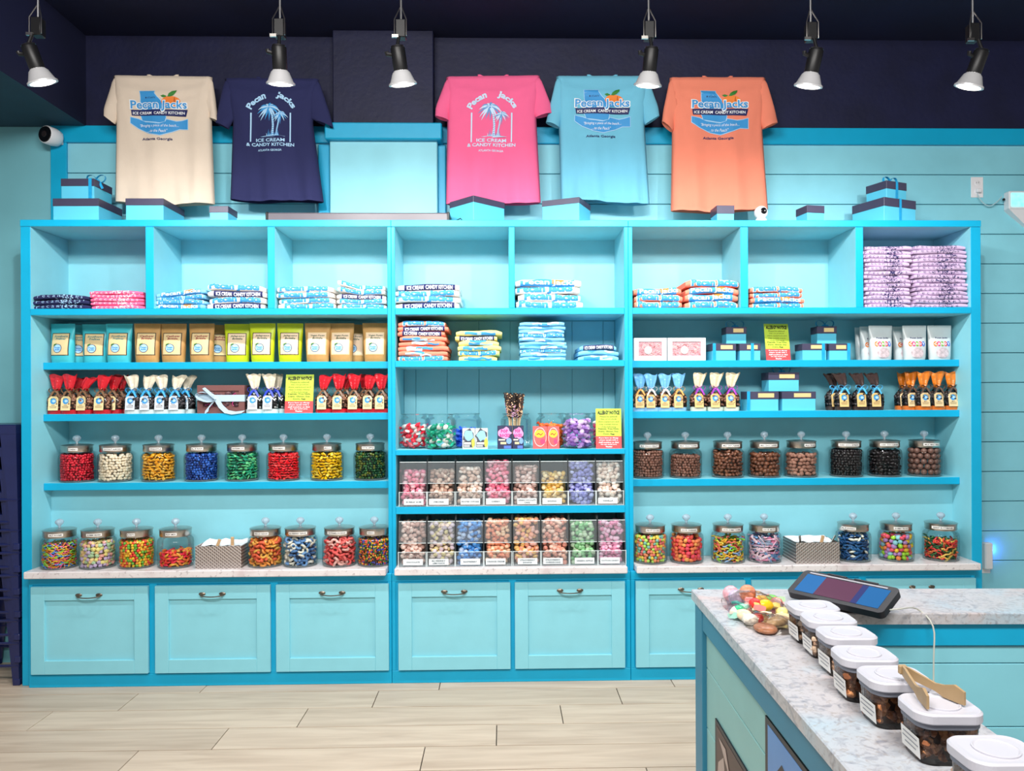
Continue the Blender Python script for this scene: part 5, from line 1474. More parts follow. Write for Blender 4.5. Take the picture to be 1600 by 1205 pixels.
# ================================================================== boxes on the right shelves and brown ribbon box
GS = 'small gift boxes stacked on the right shelves'
def shelf_box(px0, px1, pyt, Y, z, label, **k):
    a, b = X(px0, Y), X(px1, Y); zt = at((px0 + px1) / 2, pyt, Y).z
    gift_box(label, ((a + b) / 2, Y, z), b - a, k.pop('d', 0.11), zt - z, group=GS, sticker=True, **k)
    return zt
Yb = YS + 0.02
zt_ = shelf_box(1113, 1151, 537, Yb, S2[1], 'gold-labelled gift box, lower left of trio beside the pink boxes', lidh=0.42, bowon=False, ribbon=-0.42, rz=0.05)
shelf_box(1156, 1189, 537, Yb, S2[1], 'gold-labelled gift box, lower right of trio left of the notice', lidh=0.42, ribbon=0.1)
shelf_box(1135, 1167, 511, Yb + 0.02, zt_ + 0.001, 'gold-labelled gift box on top of trio left of the notice', lidh=0.42, bowon=True, d=0.09)
zt_ = shelf_box(1254, 1292, 537, Yb, S2[1], 'gold-labelled gift box, lower left of trio right of the notice', lidh=0.4, ribbon=0.36)
shelf_box(1296, 1327, 537, Yb, S2[1], 'gold-labelled gift box, lower right of trio near candy pouches', lidh=0.42, ribbon=0.48)
shelf_box(1277, 1308, 510, Yb + 0.02, zt_ + 0.001, 'gold-labelled gift box on top of trio right of the notice', lidh=0.42, bowon=True, d=0.09)
zt_ = shelf_box(1167, 1217, 612, Yb, S3[1], 'gift box, lower left of the big trio beside purple-bow bags', lidh=0.4, bowon=False, ribbon=-0.45)
shelf_box(1222, 1275, 612, Yb, S3[1], 'gift box, lower right of the big trio near dark bags', lidh=0.38, d=0.13)
shelf_box(1201, 1249, 582, Yb + 0.02, zt_ + 0.001, 'gift box on top of the big trio on the second shelf', lidh=0.4, bowon=True, d=0.12)
PINKB = mat('pale_gift_carton', (214, 226, 232), 0.5, var=0.03); SHRED = mat('pink_shred', (214, 150, 158), 0.7, var=0.45, scale=180)
for k_, (p0, p1, lb) in enumerate(((991, 1042, 'white window carton with pink filling, beside the upright'), (1043.5, 1103, 'white window carton with pink filling, next to gift boxes'))):
    a, b = X(p0, Yb), X(p1, Yb); w = b - a; h = at(1050, 528, Yb).z - S2[1]
    u = thing('window_carton', lb, 'box', ((a + b) / 2, Yb, S2[1]), 0, 'white window cartons with pink filling')
    mb = MB(); fw = 0.026
    mb.box(-w / 2, w / 2, 0.006, 0.10, 0, h); mb.box(-w / 2, -w / 2 + fw, 0, 0.006, 0, h); mb.box(w / 2 - fw, w / 2, 0, 0.006, 0, h); mb.box(-w / 2 + fw, w / 2 - fw, 0, 0.006, 0, fw); mb.box(-w / 2 + fw, w / 2 - fw, 0, 0.006, h - fw * 0.8, h)
    mb.build('carton', PINKB, u)
    rng = random.Random(k_); mb = MB()
    for i in range(160):
        x_ = rng.uniform(-w / 2 + fw, w / 2 - fw - 0.01); z_ = rng.uniform(fw, h - fw - 0.006); dx = rng.uniform(0.004, 0.014); dz = rng.uniform(-0.007, 0.007)
        x2 = min(x_ + dx, w / 2 - fw - 0.001); z2 = min(max(z_ + dz, fw + 0.001), h - fw * 0.8 - 0.002)
        mb.add([(x_, 0.005, z_), (x2, 0.003, z2), (x2, 0.003, z2 + 0.0018), (x_, 0.005, z_ + 0.0018)], [(0, 1, 2, 3)], rng.randrange(3))
    o = mb.build('shredded_filling', [mat('shred_a', (226, 160, 166), 0.7), mat('shred_b', (150, 84, 84), 0.7), mat('shred_c', (240, 214, 206), 0.7)], u); o['kind'] = 'stuff'
    mb = MB(); mb.box(-w / 2 + fw, w / 2 - fw, 0.0052, 0.0062, fw, h - fw * 0.8); mb.build('filling_backing', SHRED, u)
    mb = MB(); mb.lathe([(0.021, 0.0), (0.021, 0.0012), (0.02, 0.0016)], 20, (-0.012, 0.0015, h * 0.46), ax=RX); st = mb.build('round_sticker', WHITE, u)
    mb = MB(); mb.T = Matrix.Translation((-0.012, -0.0006, h * 0.46)) @ Matrix.Rotation(0.6, 4, 'Y')
    mb.box(-0.013, 0.013, -0.0004, 0.0003, 0.002, 0.0032); mb.box(-0.01, 0.01, -0.0004, 0.0003, -0.005, -0.0038); mb.build('sticker_print', mat('rose_ink', (190, 120, 130), 0.6), st)
BROWNB = mat('cocoa_brown_carton', (120, 78, 76), 0.5, var=0.05); SILK = mat('pale_silk_ribbon', (184, 208, 224), 0.3, var=0.06)
a, b = X(308, Yb), X(382, Yb); w = b - a; h = at(345, 602, Yb).z - S3[1]
u = thing('ribboned_box', 'brown window box tied with a wide pale blue ribbon', 'gift box', ((a + b) / 2, Yb, S3[1]))
mb = MB(); fw = 0.03
mb.box(-w / 2, w / 2, 0.008, 0.09, 0, h, c=0.0015); mb.box(-w / 2, -w / 2 + fw, 0, 0.008, 0, h); mb.box(w / 2 - fw, w / 2, 0, 0.008, 0, h); mb.box(-w / 2 + fw, w / 2 - fw, 0, 0.008, 0, fw); mb.box(-w / 2 + fw, w / 2 - fw, 0, 0.008, h - fw, h)
mb.build('carton', BROWNB, u)
mb = MB(); rng = random.Random(3)
for i in range(40):
    piece(mb, 'nut', (rng.uniform(-w / 2 + fw + 0.01, w / 2 - fw - 0.01), 0.005, rng.uniform(fw + .01, h - fw - .01)), 0.02, rng, rng.randrange(2), Matrix.Diagonal((1, 0.15, 1)))
o = mb.build('chocolates', [cm((52, 34, 40), .3), cm((84, 58, 60), .3)], u, 'all'); o['kind'] = 'stuff'
mb = MB(); mb.tube([(-0.085, -0.001, 0.045), (-0.06, -0.001, 0.05), (-0.045, -0.001, 0.04), (-0.06, -0.001, 0.036)], 0.0018, 5); mb.tube([(0.05, -0.001, 0.09), (0.08, -0.001, 0.11), (0.085, -0.001, 0.098), (0.06, -0.001, 0.05), (0.07, -0.001, 0.04)], 0.0018, 5)
mb.build('pink_script', mat('pink_script_ink', (206, 50, 130), 0.5), u, True)
mb = MB(); cx_, cz_ = -0.022, 0.082
mb.ribbon([(-w / 2 - 0.002, 0.05, cz_ + 0.006), (-w / 2 - 0.002, -0.003, cz_ + 0.006), (cx_, -0.006, cz_), (w / 2 + 0.002, -0.003, cz_), (w / 2 + 0.002, 0.05, cz_)], 0.036, (0, 0.0, 1), 0.001)
mb.build('ribbon_band', SILK, u, True)
mb = MB()
for (dx, dz, s_) in ((-0.052, 0.04, 0.05), (-0.09, 0.012, 0.05)):
    pts = [Vector((cx_ + dx * (0.5 - 0.5 * math.cos(t)) * 1.1 - dz * 0.35 * math.sin(t), -0.014 - 0.012 * math.sin(t / 2), cz_ + dz * (0.5 - 0.5 * math.cos(t)) * 1.3 + abs(dx) * 0.28 * math.sin(t))) for t in [2 * math.pi * i / 14 for i in range(15)]]
    mb.ribbon(pts, 0.026, (0.15, 1, 0.25), 0.001)
for tail in ([(cx_, -0.012, cz_), (cx_ - 0.02, -0.018, cz_ - 0.03), (cx_ - 0.045, -0.018, cz_ - 0.06), (cx_ - 0.05, -0.016, cz_ - 0.079)], [(cx_, -0.012, cz_), (cx_ + 0.03, -0.02, cz_ - 0.045), (cx_ + 0.06, -0.024, cz_ - 0.072), (cx_ + 0.1, -0.026, cz_ - 0.08), (cx_ + 0.15, -0.024, cz_ - 0.074)]):
    mb.ribbon(tail, 0.026, (1, 0.1, 0.75), 0.001)
mb.build('bow', SILK, u, True)

# ================================================================== middle shelf: open glass jars, packets, rock candy
OJ = MB(); RO, HO = 0.083, 0.182
OJ.lathe([(0.01, 0.0), (RO - 0.008, 0.0), (RO, 0.01), (RO, HO - 0.032), (RO - 0.004, HO - 0.022), (RO - 0.016, HO - 0.012), (RO - 0.016, HO - 0.004), (RO - 0.008, HO + 0.002), (RO - 0.009, HO + 0.005), (RO - 0.019, HO)], 32, c1=False)
OJ_ME = OJ.mesh('jar_glass', GLASS, 'all')
def wrapped(cols):
    """twist-wrapped sweet: body and two fanned ends"""
    mb = MB(); vs, fs = uvs(8, 6, .020, .0145, .013); mb.add(vs, fs, 0)
    for sg in (-1, 1):
        rings = []
        for t in (0, 0.4, 1.0):
            rings.append([Vector((sg * (0.018 + 0.012 * t), (0.003 + 0.011 * t) * math.cos(2 * math.pi * j / 8) * (1 + 0.3 * (j % 2)), (0.002 + 0.005 * t) * math.sin(2 * math.pi * j / 8))) for j in range(8)])
        mb.loft(rings, 1)
    return mb.mesh('wrapped_candy', [cm(c, 0.22) for c in cols], True)
OG = 'open glass jars on the middle shelf'
def open_jar(label, px, Y, cols, colname, seed, fill=0.8, sc=1.0):
    x = X(px, Y); u = thing('open_jar', label, 'jar', (x, Y, C3[1]), 0, OG)
    ob('jar_glass', OJ_ME, u)
    if cols is None: return u
    rng = random.Random(seed); mes = [wrapped(c) for c in cols]; z = 0.02; n_ = 0
    top = 0.012 + fill * (HO - 0.03)
    while z < top:
        for r, n in ((RO - 0.029, 9), (RO - 0.06, 3)):
            for j in range(n):
                a = 2 * math.pi * (j + rng.uniform(-.2, .2)) / n + z * 40
                if math.sin(a) > 0.25 and r > 0.04: continue
                if r < 0.04 and z < top - 0.03: continue
                o = ob('wrapped_candy', mes[rng.randrange(len(mes))], None, (x + r * math.cos(a), Y + r * math.sin(a), C3[1] + z + rng.uniform(-.003, .003)))
                o.rotation_euler = (rng.uniform(-.7, .7), rng.uniform(-.7, .7), rng.uniform(0, 6.28))
                tag(o, '%s wrapped candy piled in the open glass jar' % colname, 'candy', '%s wrapped candies in an open jar' % colname); n_ += 1
        z += 0.024
    return u
W_ = (236, 232, 226)
open_jar('open jar of red and white wrapped candy, leftmost', 648, YF + 0.16, [((206, 40, 60), W_), ((226, 90, 100), (206, 40, 60)), (W_, (206, 40, 60))], 'red and white', 1)
open_jar('open jar of green wrapped candy in front', 688.5, YF + 0.085, [((30, 150, 120), (24, 130, 104)), (W_, (30, 150, 120)), ((20, 112, 92), (30, 150, 120))], 'green', 2)
open_jar('open jar of royal blue wrapped candy behind the bright packets', 729, YF + 0.2, [((40, 84, 200), (60, 110, 220)), ((28, 60, 170), (40, 84, 200))], 'royal blue', 3, 0.62)
open_jar('clear jar holding the rock candy sticks', 806, YF + 0.125, None, '', 4)
open_jar('open jar of orange wrapped candy behind the coral packets', 861, YF + 0.16, [((244, 112, 40), (236, 90, 30)), ((250, 140, 60), (244, 112, 40))], 'orange', 5, 0.82)
open_jar('open jar of purple foil candy', 902.5, YF + 0.085, [((150, 110, 176), (196, 160, 210)), ((120, 80, 150), (150, 110, 176)), ((206, 180, 214), (150, 110, 176))], 'purple foil', 6, 0.88)
open_jar('open jar of pink wrapped candy behind the notice', 945, YF + 0.2, [((226, 90, 130), (240, 170, 190)), ((200, 60, 100), W_)], 'pink', 7)
# rock candy sticks
xj, yj = X(806, YF + 0.125), YF + 0.125
STK = mat('pale_stick', (232, 200, 160), 0.6, var=0.08)
rc = [(40, 30, 26), (56, 40, 34), (150, 110, 84), (90, 70, 66), (48, 38, 34)]
rng = random.Random(21)
for i in range(14):
    a = 2 * math.pi * i / 14 * 1.7; r0 = 0.012 + 0.02 * (i % 3) / 2; r1 = 0.02 + 0.048 * (i % 4) / 3
    p0 = Vector((r0 * math.cos(a), r0 * math.sin(a), 0.004)); p1 = Vector((r1 * 1.15 * math.cos(a), r1 * 0.8 * math.sin(a), 0.285 + 0.02 * rng.random()))
    u = thing('rock_candy_stick', 'chocolate-tipped rock candy stick standing in the clear jar', 'candy', (xj + p0.x - 0.008, yj + p0.y, C3[1] + 0.004), 0, 'rock candy sticks in the clear jar')
    d = p1 - p0
    mb = MB(); mb.tube([(0, 0, 0), d * 0.62], 0.0035, 6); mb.build('stick', STK, u, True)
    mb = MB(); n = 60
    mb.tube([d * 0.56, d * 0.72, d * 0.99], [0.006, 0.008, 0.007], 7, 0)
    for k_ in range(n):
        t = rng.uniform(0.56, 1.0); an = rng.uniform(0, 6.28); rr = 0.0085
        piece(mb, 'chunk', d * t + Vector((rr * math.cos(an), rr * math.sin(an), 0)), 0.0075, rng, (0 if t > 0.8 else 1) if rng.random() < 0.8 else 2)
    o = mb.build('crystals', [cm(rc[i % 2], .3), cm((176, 140, 112) if i % 3 else (170, 130, 160), .3), cm((208, 170, 130), .3)], u, True)
# flat packets leaning in front of the jars
def packet(label, px0, px1, pyt, Y, base, art, group='flat candy packets on the middle shelf'):
    a, b = X(px0, Y), X(px1, Y); w = b - a; h = at(px0, pyt, Y).z - C3[1]
    u = thing('candy_packet', label, 'packet', ((a + b) / 2, Y, C3[1]), 0, group)
    T = Matrix.Rotation(math.radians(-8), 4, 'X')
    mb = MB(); mb.T = T; mb.box(-w / 2, w / 2, 0, 0.006, 0, h, c=0.0015); mb.build('packet_body', mat('packet_%d_%d_%d' % base, base, 0.35, var=0.08, scale=40), u)
    for (nm, col, shape, lift) in art:
        mb = MB(); fn = lambda x, y: T @ Vector((x * w, -0.0006 * lift, y * h))
        if isinstance(shape, tuple): mb.text(shape[0], fn, shape[1], shape[2], w=shape[3], h=shape[4], bold=0.05, res=1)
        else: mb.flat(shape, fn)
        mb.build(nm, mat('packet_ink_%d_%d_%d' % col, col, 0.45), u)
rp = random.Random(4)
def blob(cx, cy, rx, ry, n=14, j=0.2): return [(cx + rx * (1 + rp.uniform(-j, j)) * math.cos(2 * math.pi * i / n), cy + ry * (1 + rp.uniform(-j, j)) * math.sin(2 * math.pi * i / n)) for i in range(n)]
rect = lambda a, b, c, d: [(a, c), (b, c), (b, d), (a, d)]
for k_, (p0, p1) in enumerate(((722, 741.5), (742, 762))):
    packet('%s pale packet with light blue burst, before the royal blue jar' % ('left' if k_ == 0 else 'right'), p0, p1, 669, YF + 0.035, (196, 206, 196),
        [('print_burst', (70, 70, 84), blob(0, .62, .46, .34), 1), ('print_burst', (140, 200, 236), blob(0, .64, .36, .25), 2), ('print_panel', (60, 62, 74), rect(-.4, .3, .08, .36), 1), ('print_panel', (226, 226, 220), rect(-.36, .2, .22, .32), 2), ('print_panel', (200, 206, 210), rect(-.36, .1, .11, .18), 2), ('print_spot', (222, 214, 70), blob(.36, .3, .13, .22), 3)])
for k_, (p0, p1) in enumerate(((777, 800), (800.5, 818))):
    packet('%s dark navy packet with pink letters before the rock candy' % ('left' if k_ == 0 else 'right'), p0, p1, 665, YF + 0.03, (26, 34, 74),
        [('print_burst', (240, 150, 200), blob(0, .68, .42, .24), 1), ('print_name', (222, 50, 140), ('POP', -.02, .76, .5, .16), 3), ('print_name', (222, 50, 140), ('ROCKS', 0, .58, .68, .15), 3), ('print_panel', (226, 214, 190), rect(-.42, .02, .36, .42), 1), ('print_panel', (206, 190, 150), rect(-.3, .1, .2, .3), 1), ('print_ball', (120, 160, 226), blob(.28, .34, .18, .13, 14, .03), 2), ('print_panel', (80, 110, 190), rect(-.06, .42, .02, .14), 1)])
for k_, (p0, p1) in enumerate(((832.5, 855), (855.5, 874))):
    packet('%s coral packet with yellow oval before the orange jar' % ('left' if k_ == 0 else 'right'), p0, p1, 666, YF + 0.03, (234, 92, 92),
        [('print_oval', (240, 214, 210), blob(0, .52, .44, .42, 18, .02), 1), ('print_oval', (234, 92, 92), blob(0, .52, .41, .39, 18, .02), 2), ('print_oval', (246, 206, 50), blob(-.02, .66, .36, .17, 16, .03), 3), ('print_squiggle', (170, 40, 30), [(-.26, .64), (-.1, .7), (.05, .63), (.22, .72), (.2, .67), (.05, .58), (-.1, .65), (-.22, .6)], 4), ('print_ball', (214, 60, 110), blob(.18, .32, .18, .12, 14, .03), 3)])

# ================================================================== acrylic taffy bins
BINW = 0.1475; BH1 = 0.262; BD = 0.30
def bin_side(x, h):
    prof = [(0, 0), (BD, 0), (BD, h), (0.085, h), (0.035, h - 0.018), (0.02, h - 0.045), (0.004, 0.07)]
    mb = MB(); mb.loft([[Vector((x, y, z)) for y, z in prof], [Vector((x + 0.003, y, z)) for y, z in prof]]); return mb
TAFFY = {}
def bin_(label, px, z, h, cols, text, row, fill, seed, plate=True):
    Y = YF - 0.002 if row == 0 else 3.985
    x = X(px, Y + 0.0)
    u = thing('candy_bin', label, 'bin', (x, Y, z), 0, 'clear acrylic taffy bins, %s row' % ('upper' if row == 0 else 'lower'))
    w = BINW
    for s_ in (-w / 2, w / 2 - 0.003): bin_side(s_, h).build('side_panel', ACRYL, u)
    mb = MB(); mb.box(-w / 2 + .003, w / 2 - .003, 0.0, 0.003, 0.0, 0.075); mb.build('front_panel', ACRYL, u)
    mb = MB(); a_ = [Vector((xx, yy, zz)) for xx in (-w / 2 + .003, w / 2 - .003) for yy, zz in ((0.012, 0.12), (0.022, h - 0.03), (0.025, h - 0.03), (0.015, 0.12))]
    mb.loft([a_[:4], a_[4:]]); mb.build('flap', LIDP, u)
    for e_ in ((-w / 2 + .003, w / 2 - .003, 0.021, 0.026, h - 0.031, h - 0.028), (-w / 2 + .003, w / 2 - .003, 0.0105, 0.0155, 0.1195, 0.1215), (-w / 2 + .003, w / 2 - .003, -0.001, 0.004, 0.0745, 0.0765), (-w / 2, -w / 2 + .003, -0.001, 0.002, 0.0, 0.078), (w / 2 - .003, w / 2, -0.001, 0.002, 0.0, 0.078)):
        mb = MB(); mb.box(*e_); mb.build('edge_strip', mat('polished_edge', (222, 236, 238), 0.2), u)
    mb = MB(); mb.box(-w / 2 + .003, w / 2 - .003, 0.0, BD, -0.0, 0.003); mb.build('bin_base', mat('acrylic_white_base', (222, 232, 236), 0.3), u)
    rng = random.Random(seed); mb = MB(); s = 0.030; top = 0.06 + fill * (h - 0.08)
    hw = w / 2 - 0.004
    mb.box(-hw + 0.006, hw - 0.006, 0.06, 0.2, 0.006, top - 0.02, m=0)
    def dep(z_): return 0.017 if z_ < 0.07 else (lerp(0.017, 0.055, (z_ - 0.07) / 0.045) if z_ < 0.115 else lerp(0.055, 0.046, (z_ - 0.115) / 0.03) if z_ < 0.145 else 0.046)
    for layer in (0, 1):
        z_ = 0.016
        while z_ < top:
            n = 5; off = rng.uniform(-.4, .4)
            for j in range(n):
                xx = -hw + s * 0.45 + (2 * hw - s * 0.9) * (j + 0.5 + off * 0.6 + rng.uniform(-.45, .45)) / n
                xx = min(max(xx, -hw + s * 0.42), hw - s * 0.42)
                piece(mb, 'taffy', (xx, dep(z_) + layer * 0.022 + rng.uniform(-.002, .012), min(z_ + rng.uniform(-.009, .009), top)), s, rng, 1 + rng.randrange(len(cols)))
            z_ += s * 0.58
    for j in range(16):
        piece(mb, 'taffy', (rng.uniform(-hw + .015, hw - .015), rng.uniform(0.07, 0.18), top - 0.008), s, rng, 1 + rng.randrange(len(cols)))
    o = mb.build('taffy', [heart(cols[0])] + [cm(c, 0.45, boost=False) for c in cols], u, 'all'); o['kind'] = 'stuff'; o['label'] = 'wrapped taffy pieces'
    if plate:
        mb = MB(); pwid = w * 0.7; x0_ = -pwid / 2 - (0.012 if seed % 2 else -0.004)
        mb.box(x0_, x0_ + pwid, -0.0024, -0.0008, 0.008, 0.040, c=0.0004); pl_ = mb.build('name_plate', mat('name_plate_white', (226, 234, 236), 0.5), u)
        for i, ln in enumerate(text):
            mb = MB(); zc_ = 0.024 + (0.006 if len(text) > 1 else 0) - i * 0.0125
            mb.text(ln, lambda xx, yy: Vector((xx, -0.003, yy)), x0_ + pwid / 2, zc_, h=0.0078, w=min(pwid * 0.88, 0.0078 * len(ln)), bold=0.02, res=1); mb.build('plate_lettering', mat('slate_ink', (60, 78, 92), 0.6), pl_)
PIECE['taffy'] = uvs(8, 5, .48, .44, .36)
CR = (236, 214, 200)
row1 = [('BUBBLE GUM', [(244, 160, 178), (238, 130, 156), (248, 196, 204)], .66, 'bubble gum pink taffy, leftmost'), ("S'MORES", [(206, 172, 156), (236, 206, 186), (176, 136, 120)], .68, 'brown and cream taffy, second from left'),
 ('FROSTED CUPCAKE', [(240, 214, 200), (222, 186, 168), (246, 230, 220)], .74, 'pale cream taffy, third from left'), ('CHERRY', [(244, 140, 164), (236, 112, 142), (248, 186, 200)], .95, 'strong pink taffy, fourth from left'),
 ('GERMAN CHOCOLATE/CAKE', [(226, 190, 180), (240, 212, 204), (180, 136, 124)], .78, 'dusky pink and brown taffy, fifth from left'), ('BANANA', [(240, 204, 120), (230, 182, 90), (248, 220, 170)], .58, 'yellow taffy, sixth from left'),
 ('', [(164, 164, 222), (142, 142, 208), (196, 198, 238)], .9, 'violet blue taffy without name plate'), ('VANILLA', [(244, 222, 206), (236, 204, 188), (250, 236, 226)], .84, 'creamy vanilla taffy, rightmost')]
row2 = [('CHOCOLATE', [(222, 182, 170), (190, 146, 134), (242, 210, 198)], .88, 'cocoa pink taffy, leftmost'), ('BLUEBERRY/LEMONADE', [(232, 206, 190), (216, 196, 206), (226, 206, 150)], .86, 'cream, lilac and yellow taffy, second from left'),
 ('RASPBERRY', [(90, 160, 226), (66, 138, 208), (190, 206, 232)], .88, 'bright blue taffy, third from left'), ('ORANGE CREAM', [(246, 176, 138), (240, 150, 116), (248, 206, 170)], .93, 'pale orange taffy, fourth from left'),
 ('STRAWBERRY/BANANA', [(246, 170, 140), (244, 190, 176), (246, 196, 120)], .98, 'peach and pink taffy, fifth from left'), ('STRAWBERRY/CHEESECAKE', [(242, 176, 152), (232, 154, 136), (246, 204, 186)], .95, 'salmon taffy, sixth from left'),
 ('GREEN APPLE', [(160, 208, 156), (206, 222, 190), (130, 190, 130)], .84, 'mint green taffy, seventh from left'), ('COTTON CANDY', [(240, 164, 196), (232, 140, 176), (246, 200, 220)], .86, 'rosy pink taffy, rightmost')]
c1 = [644.5, 688.5, 733, 777.5, 821.5, 865.5, 909, 952.5]; c2 = [643, 688, 732.5, 777, 822, 866.5, 911, 955.5]
for i in range(8):
    t_, cols, fl, lb = row1[i]; bin_('upper row bin of ' + lb, c1[i], C4[1] + 0.001, 0.262, cols, t_.split('/'), 0, fl, 30 + i, bool(t_))
    t_, cols, fl, lb = row2[i]; bin_('lower row bin of ' + lb, c2[i], ZC + 0.001, 0.262, cols, t_.split('/'), 1, fl, 60 + i)

# ================================================================== foreground counter
A = Vector((0.568, 2.295, 0)); TH = math.radians(-1.61)
CT = 0.914
def ctr(x, y, z=0.0):
    return A + Vector((math.cos(TH) * x - math.sin(TH) * y, math.sin(TH) * x + math.cos(TH) * y, z))
PT = mat('counter_paint_blue', (52, 128, 158), 0.45, var=0.04); PA = mat('counter_paint_aqua', (140, 190, 188), 0.5, var=0.03)
u = thing('stone_counter_top', 'L-shaped pale stone counter top in the right foreground', 'worktop', A, TH)
mb = MB(); WL, DB, LL = 0.31, 0.262, 1.75
outline = [(0, 0), (0, -LL), (WL, -LL), (WL, -DB), (2.4, -DB), (2.4, 0)]
c_ = 0.003
inset = [(c_, -c_), (c_, -LL + c_), (WL - c_, -LL + c_), (WL - c_, -DB + c_ * -1 + 0.0), (2.4 - c_, -DB + c_), (2.4 - c_, -c_)]
inset[3] = (WL - c_, -DB + c_)
z0_, z1_ = CT - 0.03, CT
mb.loft([[Vector((x, y, z0_)) for x, y in outline], [Vector((x, y, z1_ - c_)) for x, y in outline], [Vector((x, y, z1_)) for x, y in inset]], 0, True, False)
v2, fs = fill2d(inset); mb.add([(x, y, z1_) for x, y in v2], fs)
mb.build('stone_slab', STONE2, u)
u = thing('serving_counter', 'aqua and blue panelled counter body under the foreground stone top', 'counter', A, TH)
def cpart(nm, x0, x1, y0, y1, z0, z1, m, c=0.002):
    mb = MB(); mb.box(x0, x1, y0, y1, z0, z1, c=c); return mb.build(nm, m, u)
zt = CT - 0.0305
cpart('core', 0.03, WL - 0.02, -LL + 0.02, -0.03, 0, zt - 0.001, PA, 0)
cpart('core', WL - 0.02, 2.38, -DB + 0.035, -0.03, 0, zt - 0.001, PA, 0)
cpart('corner_post', 0.008, 0.095, -0.10, -0.012, 0, zt, PT)
cpart('top_rail', 0.010, 0.03, -LL + 0.02, -0.1, 0.818, zt, PT)
zb_ = [0.816, 0.712, 0.539, 0.366, 0.193, 0.02]
for a, b in zip(zb_[1:], zb_[:-1]):
    cpart('panel_board', 0.021, 0.03, -LL + 0.02, -0.1, a + 0.0015, b - 0.0015, PA, 0.0015)
cpart('inner_rail', WL - 0.01, 2.38, -DB + 0.012, -DB + 0.035, 0.822, zt, BLUE)
zi = [0.82, 0.772, 0.60, 0.43, 0.26, 0.09, 0.0]
for a, b in zip(zi[1:], zi[:-1]):
    cpart('panel_board', WL - 0.01, 2.38, -DB + 0.02, -DB + 0.035, a + 0.0012, b - 0.0012, AQUA, 0.0015)
# two posters on the customer side
def poster(label, y0, y1, z0, z1, base, border, art):
    w = y0 - y1
    p = thing('wall_poster', label, 'poster', ctr(0.0205, y0, z0), TH, 'posters on the counter side')
    mb = MB(); mb.box(-0.004, 0.0, -w, 0, 0, z1 - z0); mb.build('poster_sheet', border, p)
    mb = MB(); mb.box(-0.0048, -0.004, -w + 0.02, -0.02, 0.02, z1 - z0 - 0.012); mb.build('poster_field', base, p)
    for i, (m, poly) in enumerate(art):
        mb = MB(); mb.flat([(x * w, y * (z1 - z0)) for x, y in poly], lambda x, y: Vector((-0.0052 - 0.0004 * i, -x, y))); mb.build('poster_art', m, p)
PBK = mat('poster_black', (16, 18, 30), 0.4); PBR = mat('poster_brown', (66, 42, 40), 0.4, var=0.2, scale=12); PGR = mat('poster_grey', (176, 158, 150), 0.5, var=0.1); PBLU = mat('poster_blue', (88, 142, 204), 0.4); PSK = mat('poster_cream', (214, 206, 196), 0.5)
poster('dark brown poster with pale curved shapes on the counter side', -0.215, -0.60, 0.15, 0.614, PBR, PBK, [(PGR, [(.06, .2), (.05, .62), (.10, .78), (.24, .86), (.3, .7), (.22, .5), (.3, .3), (.2, .15)]), (PBR, [(.08, .55), (.14, .7), (.24, .74), (.17, .58)]), (PGR, [(.12, .93), (.3, .93), (.42, .8), (.3, .85)]), (PSK, [(.4, .2), (.42, .6), (.6, .7), (.8, .5), (.7, .2)])])
poster('blue poster with black and cream arrow on the counter side', -0.652, -1.15, 0.25, 0.805, PBLU, PBK, [(PBK, [(.1, .1), (.1, .80), (.22, .90), (.58, .80), (.58, .1)]), (PSK, [(.13, .1), (.13, .76), (.225, .85), (.53, .76), (.53, .1)]), (PBLU, [(.18, .1), (.18, .70), (.24, .77), (.45, .70), (.45, .1)])])

